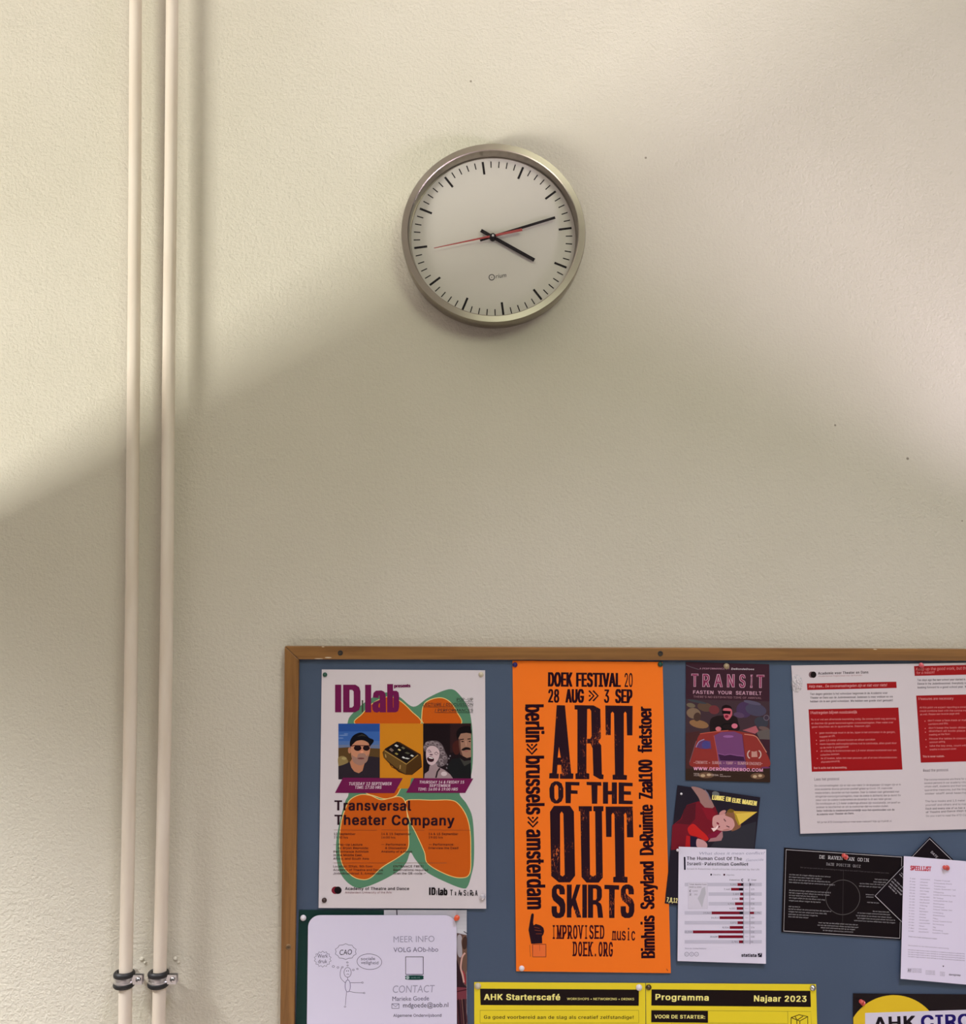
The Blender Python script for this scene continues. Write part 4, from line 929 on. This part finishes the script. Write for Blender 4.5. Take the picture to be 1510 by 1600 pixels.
# crinkled laminate edge at upper left, glossy film
M_film = bpy.data.materials.new('clear_laminate'); M_film.use_nodes = True
nt = M_film.node_tree; nt.nodes.clear()
o_ = N(nt, 'ShaderNodeOutputMaterial'); mx = N(nt, 'ShaderNodeMixShader'); tr = N(nt, 'ShaderNodeBsdfTransparent'); g_ = N(nt, 'ShaderNodeBsdfPrincipled', Roughness=0.22); g_.inputs['Base Color'].default_value = (0.9, 0.88, 0.88, 1); g_.inputs['Specular IOR Level'].default_value = 1.0; g_.inputs['Coat Weight'].default_value = 1.0
lw = N(nt, 'ShaderNodeLayerWeight', Blend=0.62); nt.links.new(lw.outputs['Facing'], mx.inputs[0]); nt.links.new(tr.outputs[0], mx.inputs[1]); nt.links.new(g_.outputs[0], mx.inputs[2]); nt.links.new(mx.outputs[0], o_.inputs[0])
def crinkle(cx, cy, rx, ry, amp, seed, n=16):
    rnd = random.Random(seed); v, f, idx = [], [], {}
    for j in range(n+1):
        for i in range(n+1):
            u, t = i/n*2-1, j/n*2-1
            edge = max(0, 1-(u*u+t*t)**.9)
            x = cx+rx*u+rnd.uniform(-.4, .4)*rx/n; y = cy+ry*t+rnd.uniform(-.4, .4)*ry/n
            idx[i, j] = len(v); p = s.W(x, y, 90); v.append(p + Vector((0, -edge*amp*rnd.random(), 0)))
    for j in range(n):
        for i in range(n):
            u, t = (i+.5)/n*2-1, (j+.5)/n*2-1
            if u*u+t*t < 1: f.append((idx[i, j], idx[i+1, j], idx[i+1, j+1])); f.append((idx[i, j], idx[i+1, j+1], idx[i, j+1]))
    return mesh('crinkled_film', v, f, M_film, s.root)
crinkle(1245, 1068, 9.0, 14, 0.0085, 3, 12)['label'] = 'shiny crinkled laminate film'

# ================================================================== small black cards
s = Sheet('card', 'black landscape card with a thin circle and small white text', 'card',
          [(1225.7, 1324.5), (1412.5, 1338.2), (1409.4, 1468.4), (1221.6, 1456.3)], 0.0114, 0.0128, (26, 20, 22), M_matte)
GR = (156, 148, 152)
a = s.part('border_line', c8); a.stroke([(140, 183), (1021, 240), (1006, 858), (122, 802)], 5, (176, 168, 172), True)
a.stroke(circ(572, 546, 130, 132, 48), 3.5, (92, 86, 86), True); a.line(577, 340, 570, 735, 2, (70, 64, 64)); a.done('thin white frame and circle')
a = s.part('lettering', c8)
a.slab('DE RAVEN VAN ODIN', 392, 250, 770, 276, 26, (186, 178, 182), 3, .008)
a.slab('DATE POSITIE QUIZ', 446, 302, 708, 320, 20, (150, 142, 146), 2.6, .004)
a.text('Ben je het gewend om een beoordeling te krijgen als je iets doet? Maak de quiz en ontdek jouw plek', 250, 322, 925, 366, 9, (84, 76, 78), 0)
def tl(x0, y0, x1, y1, n=None):
    wd = ['lees', 'de', 'vragen', 'en', 'kies', 'het', 'antwoord', 'dat', 'past', 'bij', 'jou', 'op', 'een', 'date', 'met', 'elkaar', 'voor', 'altijd']
    s_ = ''; L = (x1-x0)/6.2
    while len(s_) < L: s_ += random.choice(wd)+' '
    a.text(s_.strip()[:max(3, int(L))], x0, y0, x1, y1, 10, GR, .006)
for (x0, y0, x1, k) in ((164, 372, 478, 5), (162, 391, 410, 4), (162, 411, 474, 5), (162, 431, 512, 6), (162, 492, 480, 5), (162, 511, 470, 5), (162, 530, 378, 4), (162, 549, 434, 5), (160, 570, 402, 4), (160, 615, 246, 1), (158, 634, 484, 5), (158, 654, 448, 5), (158, 674, 380, 4), (158, 693, 310, 3),
                        (816, 408, 916, 2), (806, 428, 900, 2), (700, 440, 894, 3), (696, 460, 862, 3), (746, 524, 810, 1), (750, 542, 804, 1), (758, 584, 846, 1), (800, 652, 924, 2), (684, 664, 932, 4), (672, 684, 944, 4), (684, 704, 970, 4), (658, 722, 970, 5),
                        (386, 738, 686, 4), (380, 757, 690, 4), (404, 776, 664, 4), (420, 797, 650, 4)):
    tl(x0, y0+4, x1, y0+4+(x1-x0)*.06)
a.done()
s = Sheet('card', 'black card turned diamond wise with a white border, half hidden behind the white play list', 'card',
          [cr(c8, 1235, 85), cr(c8, 1864, 696), cr(c8, 1437, 1150), cr(c8, 808, 535)], 0.0136, 0.0140, (26, 20, 24), M_matte)
a = s.part('border_line', c8); a.stroke([(1233, 99), (1850, 698), (1437, 1136), (818, 535)], 4.5, (186, 178, 184), True); a.done()
a = s.part('lettering', c8)
a.text('DATE', 1240, 205, 1285, 250, 18, (170, 160, 168), .02)
for k, (x, y, l_) in enumerate(((918, 462, 85), (928, 444, 125), (940, 425, 160), (955, 408, 190), (1000, 372, 200), (1014, 362, 200))):
    a.text('wie niet waagt die niet wint'[:int(l_/8)], x, y, x+l_*.72, y+l_*.70, 11, (176, 166, 174), .02)
a.done()
s = Sheet('programme_sheet', 'white play list sheet with red title and grey columns over the black cards', 'paper',
          [(1412.9, 1337.6), (1544, 1348.5), (1539, 1541), (1407.8, 1529.4)], 0.0150, 0.0180, (212, 200, 220), M_matte, curl=[(1408, 1529, 40, 0.003)])
a = s.part('title', c8); a.text('SPEELLIJST', 1085, 340, 1244, 348, 36, (176, 36, 54), .045); a.done('red title lettering')
a = s.part('schedule_print', c8); G2 = (132, 118, 138)
pl = ['Amsterdam', 'Utrecht', 'Haarlem', 'Rotterdam', 'Den Haag', 'Leiden', 'Hoogeveen', 'Den Bosch', 'Eindhoven', 'Tilburg', 'Breda', 'Nijmegen', 'Arnhem', 'Zwolle', 'Groningen', 'Leeuwarden', 'Assen', 'Deventer', 'Dordrecht']
th = ['Theater Frascati', 'Schouwburg Utrecht', 'Toneelschuur', 'Theater Rotterdam Zaal', 'Diligentia', 'Leidse Schouwburg Zaal', 'De Tamboer', 'Verkadefabriek Zaal', 'Parktheater', 'Concertzaal', 'Chassé Theater Zaal', 'Lindenberg', 'Stadstheater', 'Odeon', 'Grand Theatre Groot', 'De Harmonie', 'DNK', 'Schouwburg', 'Kunstmin Theater']
for i in range(19):
    y = 402 + i*22.2; dd = '%d %s' % (3+(i*5) % 27, ['sep', 'okt', 'nov', 'dec'][min(3, i//5)])
    a.text(dd, 1082-i*.6, y+4, 1124-i*.6, y+7, 9, G2, .004); a.text(pl[i], 1162-i*.6, y+10, 1162-i*.6+len(pl[i])*8.2, y+14, 9, G2, .004); a.text(th[i], 1266-i*.6, y+18, 1266-i*.6+len(th[i])*7.6, y+26, 9, G2, .004)
a.text('Check voor actuele speeldata onze website', 1072, 848, 1288, 866, 9, (100, 88, 106), .01)
a.text('Een productie van het makerscollectief in samenwerking', 1070, 915, 1378, 940, 9, G2, 0)
for k in range(4): a.text('met spel en regie muziek en decor techniek en vormgeving productie en publiciteit foto', 1068, 948+k*17, 1500, 980+k*17, 8, (110, 98, 118), .008)
for x, y, w_ in ((1066, 1112, 106), (1204, 1128, 70), (1312, 1138, 36)):
    for k in range(4): a.text('kunstfonds', x, y-22+k*9, x+w_, y-18+k*9, 6, (90, 80, 96), .004)
a.text('Af', 1066, 1112, 1092, 1113, 22, (60, 50, 66), .01); a.poly([(1330, 1066), (1344, 1066), (1338, 1078)], (60, 50, 66)); a.text('dansgroep', 1380, 1140, 1468, 1145, 14, (50, 40, 56), .03)
a.done()

# ================================================================== lower left: green sheet, photo poster, card
s = Sheet('green_sheet', 'dark green sheet behind the hand drawn card at the lower left of the board', 'paper',
          [(467.5, 1421.8), (604, 1422.4), (604, 1800), (456.5, 1800)], 0.0114, 0.0118, (22, 50, 46), M_gloss)
s = Sheet('photo_poster', 'photo poster with dark red figure, mostly hidden behind the white hand drawn card', 'poster',
          [(600.2, 1421.8), (729.3, 1422), (731, 1800), (600.2, 1800)], 0.0125, 0.0129, (176, 170, 178), M_gloss)
a = s.part('artwork', c13)
for i in range(6): a.rect(195, 60+i*52, 342, 112+i*52, (166+i*5, 162+i*5, 168+i*5))
a.poly([(210, 370), (340, 400), (343, 1620), (195, 1620)], (90, 66, 62))
a.blob([(215, 420), (270, 410), (290, 600), (260, 700), (215, 640)], (160, 150, 156)); a.blob([(270, 480), (300, 410), (338, 440), (342, 900), (290, 860), (280, 600)], (104, 76, 64))
a.blob([(278, 520), (300, 430), (342, 430), (342, 560), (300, 590)], (66, 44, 38))
a.poly([(208, 720), (250, 860), (300, 1060), (342, 1100), (342, 1620), (195, 1620), (198, 800)], (44, 24, 32))
a.stroke(spline([(320, 640), (280, 700), (262, 840), (285, 930), (305, 1040)], False), 22, (196, 150, 140)); a.stroke(spline([(290, 880), (318, 960), (322, 1060)], False), 16, (150, 40, 54))
a.stroke([(300, 350), (350, 378)], 10, (24, 20, 36)); a.poly([(198, 1100), (340, 1110), (342, 1260), (200, 1280)], (112, 50, 60)); a.stroke([(198, 1165), (342, 1135)], 14, (60, 18, 30))
for x, c in ((215, (92, 42, 50)), (240, (40, 14, 22)), (262, (86, 40, 46)), (288, (120, 80, 72)), (312, (46, 18, 26)), (334, (88, 50, 52))): a.stroke([(x-12, 1260), (x+18, 1620)], 10, c)
a.frame(c2); a.line(800, 97, 803, 160, 8, (60, 54, 64))
a.done('photograph of a figure in dark red')
s = Sheet('drawn_card', 'white round cornered card with a stick figure drawing and contact details', 'card',
          [(481.5, 1430), (713.4, 1430), (715, 1800), (477.5, 1800)], 0.0150, 0.0155, (206, 196, 216), M_matte, rounded=19)
LN = (70, 62, 84)
a = s.part('drawing', c2)
a.stroke(circ(459, 530, 25, 34, 24), 3.2, LN, True); a.stroke(circ(460, 624, 18, 42, 24), 3.4, (54, 46, 96), True); a.line(459, 564, 460, 584, 3, LN)
a.stroke(spline([(444, 604), (412, 570), (408, 530), (418, 496)], False), 3, LN); a.stroke([(478, 602), (556, 601)], 3, LN); a.stroke([(470, 662), (510, 670), (570, 673)], 3, LN); a.stroke([(452, 665), (446, 720), (444, 758)], 3, LN)
for x, y in ((562, 601), (574, 673), (441, 768), (423, 494)): a.stroke(circ(x, y, 6, 5, 10), 2.6, LN, True)
a.ell(452, 520, 3.5, 4, LN, 8); a.ell(465, 520, 3.5, 4, LN, 8); a.stroke([(452, 545), (460, 540), (470, 546)], 3, LN)
for x, y, r_ in ((457, 461, 6), (459, 482, 5), (360, 489, 8), (392, 496, 7), (499, 513, 7), (527, 506, 6)): a.stroke(circ(x, y, r_, r_*.8, 12), 2.6, LN, True)
a.stroke([(446+ (70+ (6 if k % 2 else -3))*math.cos(k*math.pi/10), 386+(50+(5 if k % 2 else -2))*math.sin(k*math.pi/10)) for k in range(20)], 3, LN, True)
a.stroke([(286+ (60 if k % 2 else 50)*math.cos(k*math.pi/14), 438+(56 if k % 2 else 46)*math.sin(k*math.pi/14)) for k in range(28)], 3, LN, True)
a.stroke(circ(610, 456, 86, 54, 36, rot=3), 3, LN, True)
a.done('ink drawing of a sad stick figure with thought bubbles')
a = s.part('lettering', c2)
a.text('CAO', 402, 410, 488, 406, 36, (34, 28, 44), .045, slant=.12, hand=True).text('Werk', 250, 430, 322, 428, 26, LN, -.012, hand=True).text('druk', 254, 466, 318, 466, 26, LN, -.012, hand=True).text('sociale', 552, 446, 650, 444, 22, LN, -.012, hand=True).text('veiligheid', 552, 472, 672, 474, 22, LN, -.012, hand=True)
a.text('MEER INFO', 778, 322, 1062, 318, 42, (84, 76, 100), .022, hand=True); a.text('MEER INFO', 778, 322, 1062, 318, 42, (150, 142, 164), -.006, hand=True, lay=s.layer+9)
a.text('VOLG AOb-hbo', 778, 390, 1088, 386, 32, (92, 84, 108), -.01, hand=True)
a.text('CONTACT', 770, 672, 1060, 668, 50, (74, 66, 90), .026, slant=.1, hand=True); a.text('CONTACT', 770, 672, 1060, 668, 50, (150, 142, 164), -.006, slant=.1, hand=True, lay=s.layer+9)
a.text('Marieke Goede', 770, 728, 1024, 724, 30, (80, 72, 96), -.01, hand=True)
a.text('mdgoede@aob.nl', 844, 774, 1158, 770, 32, (34, 26, 44), .0, hand=True).box(766, 748, 816, 780, 3, LN).stroke([(766, 748), (792, 768), (816, 748)], 3, LN)
a.text('Algemene Onderwijsbond', 776, 839, 1110, 838, 20, (54, 46, 66), .012)
a.box(862, 422, 984, 544, 4, (40, 34, 50)); a.poly(spline([(862, 566), (868, 552), (975, 551), (985, 565), (975, 580), (868, 580)], True, 4), (28, 64, 58)); a.ell(876, 566, 12, 12, (150, 164, 166), 14)
a.text('aob.nl', 900, 571, 960, 571, 10, (120, 140, 140))
a.done()

# ================================================================== yellow posters
YL = (222, 196, 44); YT = (236, 218, 130); BKY = (26, 16, 16)
s = Sheet('yellow_poster', 'yellow poster with black title bar, left one of the adjoining pair at the bottom', 'poster',
          [(741.3, 1534.6), (1008.6, 1536), (1012, 1916), (742.0, 1916)], 0.0114, 0.0120, YL, M_gloss, group='yellow starter posters')
a = s.part('title_bar', c9); a.poly([(54, 92), (712, 96), (711, 163), (56, 160)], BKY)
a.text('AHK Starterscafé', 70, 139, 386, 140, 25, YT, .042).text('WORKSHOPS • NETWORKING • DRINKS', 414, 139, 692, 140, 9.5, YT, .008); a.done('black title bar')
a = s.part('text_box', c9); a.box(54, 182, 711, 234, 1.6, (150, 130, 40)); a.text('Ga goed voorbereid aan de slag als creatief zelfstandige!', 70, 217, 690, 218, 14.5, (44, 34, 18), .03)
a.text('Workshops, inspiratie en informatie voor starters', 70, 262, 600, 263, 14, (44, 34, 18), .01); a.done()
s = Sheet('yellow_poster', 'yellow poster with black programme bar and box drawing, right one of the adjoining pair', 'poster',
          [(1009.6, 1536), (1275.6, 1537.8), (1286, 1916), (1012.6, 1916)], 0.0116, 0.0122, YL, M_gloss, group='yellow starter posters')
a = s.part('title_bar', c9); a.poly([(764, 95), (1422, 101), (1424, 168), (763, 162)], BKY)
a.text('Programma', 780, 139, 1001, 142, 25, YT, .042).text('Najaar 2023', 1188, 145, 1406, 147, 25, YT, .042); a.done('black title bar')
a = s.part('text_box', c9); a.stroke([(763, 232), (763, 181), (1424, 187), (1426, 240)], 1.6, (150, 130, 40)); a.poly([(763, 182), (998, 184), (998, 233), (763, 231)], BKY)
a.text('VOOR DE STARTER:', 776, 215, 986, 217, 15, YT, .035); a.line(1328, 186, 1329, 240, 1.6, (150, 130, 40)); a.line(763, 233, 1328, 236, 1.6, (150, 130, 40)); a.line(847, 234, 847, 290, 1.6, (150, 130, 40)); a.done()
a = s.part('box_drawing', c9)
for L_ in ([(1342, 212), (1375, 200), (1411, 208), (1411, 250), (1378, 270), (1342, 255), (1342, 212)], [(1342, 212), (1378, 226), (1411, 208)], [(1358, 206), (1366, 222), (1366, 238)], [(1378, 226), (1378, 270)], [(1368, 222), (1392, 206)]): a.stroke(L_, 3.4, (66, 48, 20))
a.done()

# ================================================================== circ poster
s = Sheet('circle_poster', 'black poster with a yellow disc and white name strip at the lower right corner', 'poster',
          [(1333.4, 1552.2), (1598, 1554.5), (1602, 1930), (1334, 1930)], 0.0116, 0.0122, (30, 22, 24), M_gloss)
a = s.part('yellow_disc_print', c8)
pts = [(x, y) for x, y in circ(960, 1650, 362, 360, 80)]
a.poly([(max(652, x), y) for x, y in pts], (216, 178, 40)); a.done()
a = s.part('name_strip', c8); a.poly([(742, 1426), (1940, 1388), (1940, 1760), (742, 1760)], (204, 194, 210))
a.text('AHK', 808, 1556, 1126, 1544, 98, (26, 18, 26), .045).text('CIRCUIT', 1168, 1542, 1830, 1520, 98, (30, 18, 96), .045); a.done('white strip with black and blue lettering')

# ------------------------------------------------------------------ pins
M_pin = {}
def pmat(k):
    if k not in M_pin:
        c, r, t = {'green': ((0.010, 0.075, 0.045), .3, 0), 'cream': ((0.62, 0.55, 0.40), .3, 0), 'brown': ((0.04, 0.015, 0.012), .3, 0), 'clear': ((0.70, 0.68, 0.72), .12, .5),
                   'blue': ((0.015, 0.010, 0.14), .3, 0), 'white': ((0.80, 0.76, 0.80), .25, 0), 'tan': ((0.42, 0.32, 0.18), .35, 0), 'red': ((0.62, 0.085, 0.07), .3, .0), 'steel': ((0.14, 0.10, 0.06), .3, 0), 'silver': ((0.6, 0.6, 0.62), .25, 0),
                   'orange': ((0.75, 0.10, 0.03), .3, 0), 'pink': ((0.62, 0.10, 0.12), .3, 0)}[k]
        m = mat(k+'_pin', c, r, 1.0 if k in ('steel', 'silver') else 0.0)
        if t: m.node_tree.nodes['Principled BSDF'].inputs['Transmission Weight'].default_value = t
        M_pin[k] = m
    return M_pin[k]
def round_pin(label, x, y, col, d, px=3.6):
    c = P(x, y, d); r = px*1.12e-3
    v = lathe('drawing_pin', [(0.0001, d+r*.95), (r*.35, d+r*.9), (r*.7, d+r*.66), (r*.93, d+r*.36), (r, d+r*.18), (r*.9, d+0.00005), (0.0001, d)], c, pmat(col), seg=24)
    return tag(v, label, 'pin', 'round headed drawing pins')
def push_pin(label, x, y, col, d, tx, tz, k=1.0):
    # body leaning away from its point: collar, waist and head as one lathe along a tilted axis
    base = P(x, y, d); ax = Vector((tx, -1.0, tz)).normalized()
    prof = [(0.0005, -0.0015), (0.0005, 0.001), (0.0042, 0.0014), (0.0043, 0.0026), (0.0026, 0.0034), (0.0022, 0.0062), (0.0024, 0.0088), (0.0034, 0.0096), (0.0035, 0.0112), (0.0028, 0.0118), (0.0001, 0.012)]
    u = ax.cross(Vector((0, 0, 1))).normalized(); w_ = ax.cross(u); vv, f = [], []; n = len(prof); seg = 20
    for i in range(seg):
        a = 2*math.pi*i/seg
        for r_, h in prof: vv.append(base + ax*h*k + (u*math.cos(a)+w_*math.sin(a))*r_*k)
    for i in range(seg):
        j = (i+1) % seg
        for q_ in range(n-1): f.append((i*n+q_, j*n+q_, j*n+q_+1, i*n+q_+1))
    o = mesh('push_pin', vv, f, pmat(col), smooth=True, origin=base); sharp(o, 50)
    return tag(o, label, 'pin', 'red push pins')
round_pin('dark green pin in the top left corner of the white event poster', 508, 1054.2, 'green', .0114)
round_pin('cream pin in the top right corner of the white event poster', 752, 1053.8, 'cream', .0114, 4.0)
round_pin('dark brown pin in the bottom left corner of the white event poster', 507, 1406.5, 'brown', .0150, 3.9)
round_pin('clear pin in the bottom right corner of the white event poster', 754.3, 1401.8, 'clear', .0165, 4.4)
round_pin('dark blue pin in the top left corner of the orange poster', 805, 1038.7, 'blue', .0116, 3.9)
round_pin('green pin in the top right corner of the orange poster', 1031.9, 1038.0, 'green', .0116, 4.0)
round_pin('white pin in the bottom left corner of the orange poster', 815.5, 1512.8, 'white', .0137, 4.2)
round_pin('tan pin at the top of the dark flyer with the pink title', 1135.4, 1040.9, 'tan', .0116, 4.6)
round_pin('tiny white pin in the top left corner of the party hat flyer', 1064.9, 1240.4, 'white', .0124, 1.8)
round_pin('small white pin at the top left corner of the statistics sheet', 1059.2, 1328.4, 'white', .0150, 2.2)
round_pin('white pin in the dark green sheet beside the round cornered card', 474.2, 1434, 'white', .0116, 4.6)
round_pin('cream clear pin in the left corner of the left yellow poster', 747, 1540.4, 'cream', .0116, 4.8)
round_pin('white pin in the right corner of the left yellow poster', 998.7, 1542.7, 'white', .0116, 4.8)
round_pin('dark metal pin in the left corner of the right yellow poster', 1013.9, 1542.4, 'steel', .0118, 4.2)
round_pin('silver pin in the right corner of the right yellow poster', 1270.2, 1543.3, 'silver', .0118, 4.6)
push_pin('pinkish red push pin at the top of the laminated notice', 1440.5, 1040.6, 'pink', .0120, -.5, .3)
push_pin('red push pin at the top of the black quiz card', 1322.8, 1339.8, 'red', .0116, -1.0, .75)
push_pin('red push pin in the white play list sheet', 1481.5, 1356.0, 'red', .0153, -1.3, .35)
push_pin('orange red push pin in the photo poster beside the round cornered card', 714.8, 1433.5, 'orange', .0127, -.15, .15, 1.05)
push_pin('red push pin in the corner of the black poster with the yellow disc', 1349.5, 1567.8, 'red', .0118, -.95, .85)
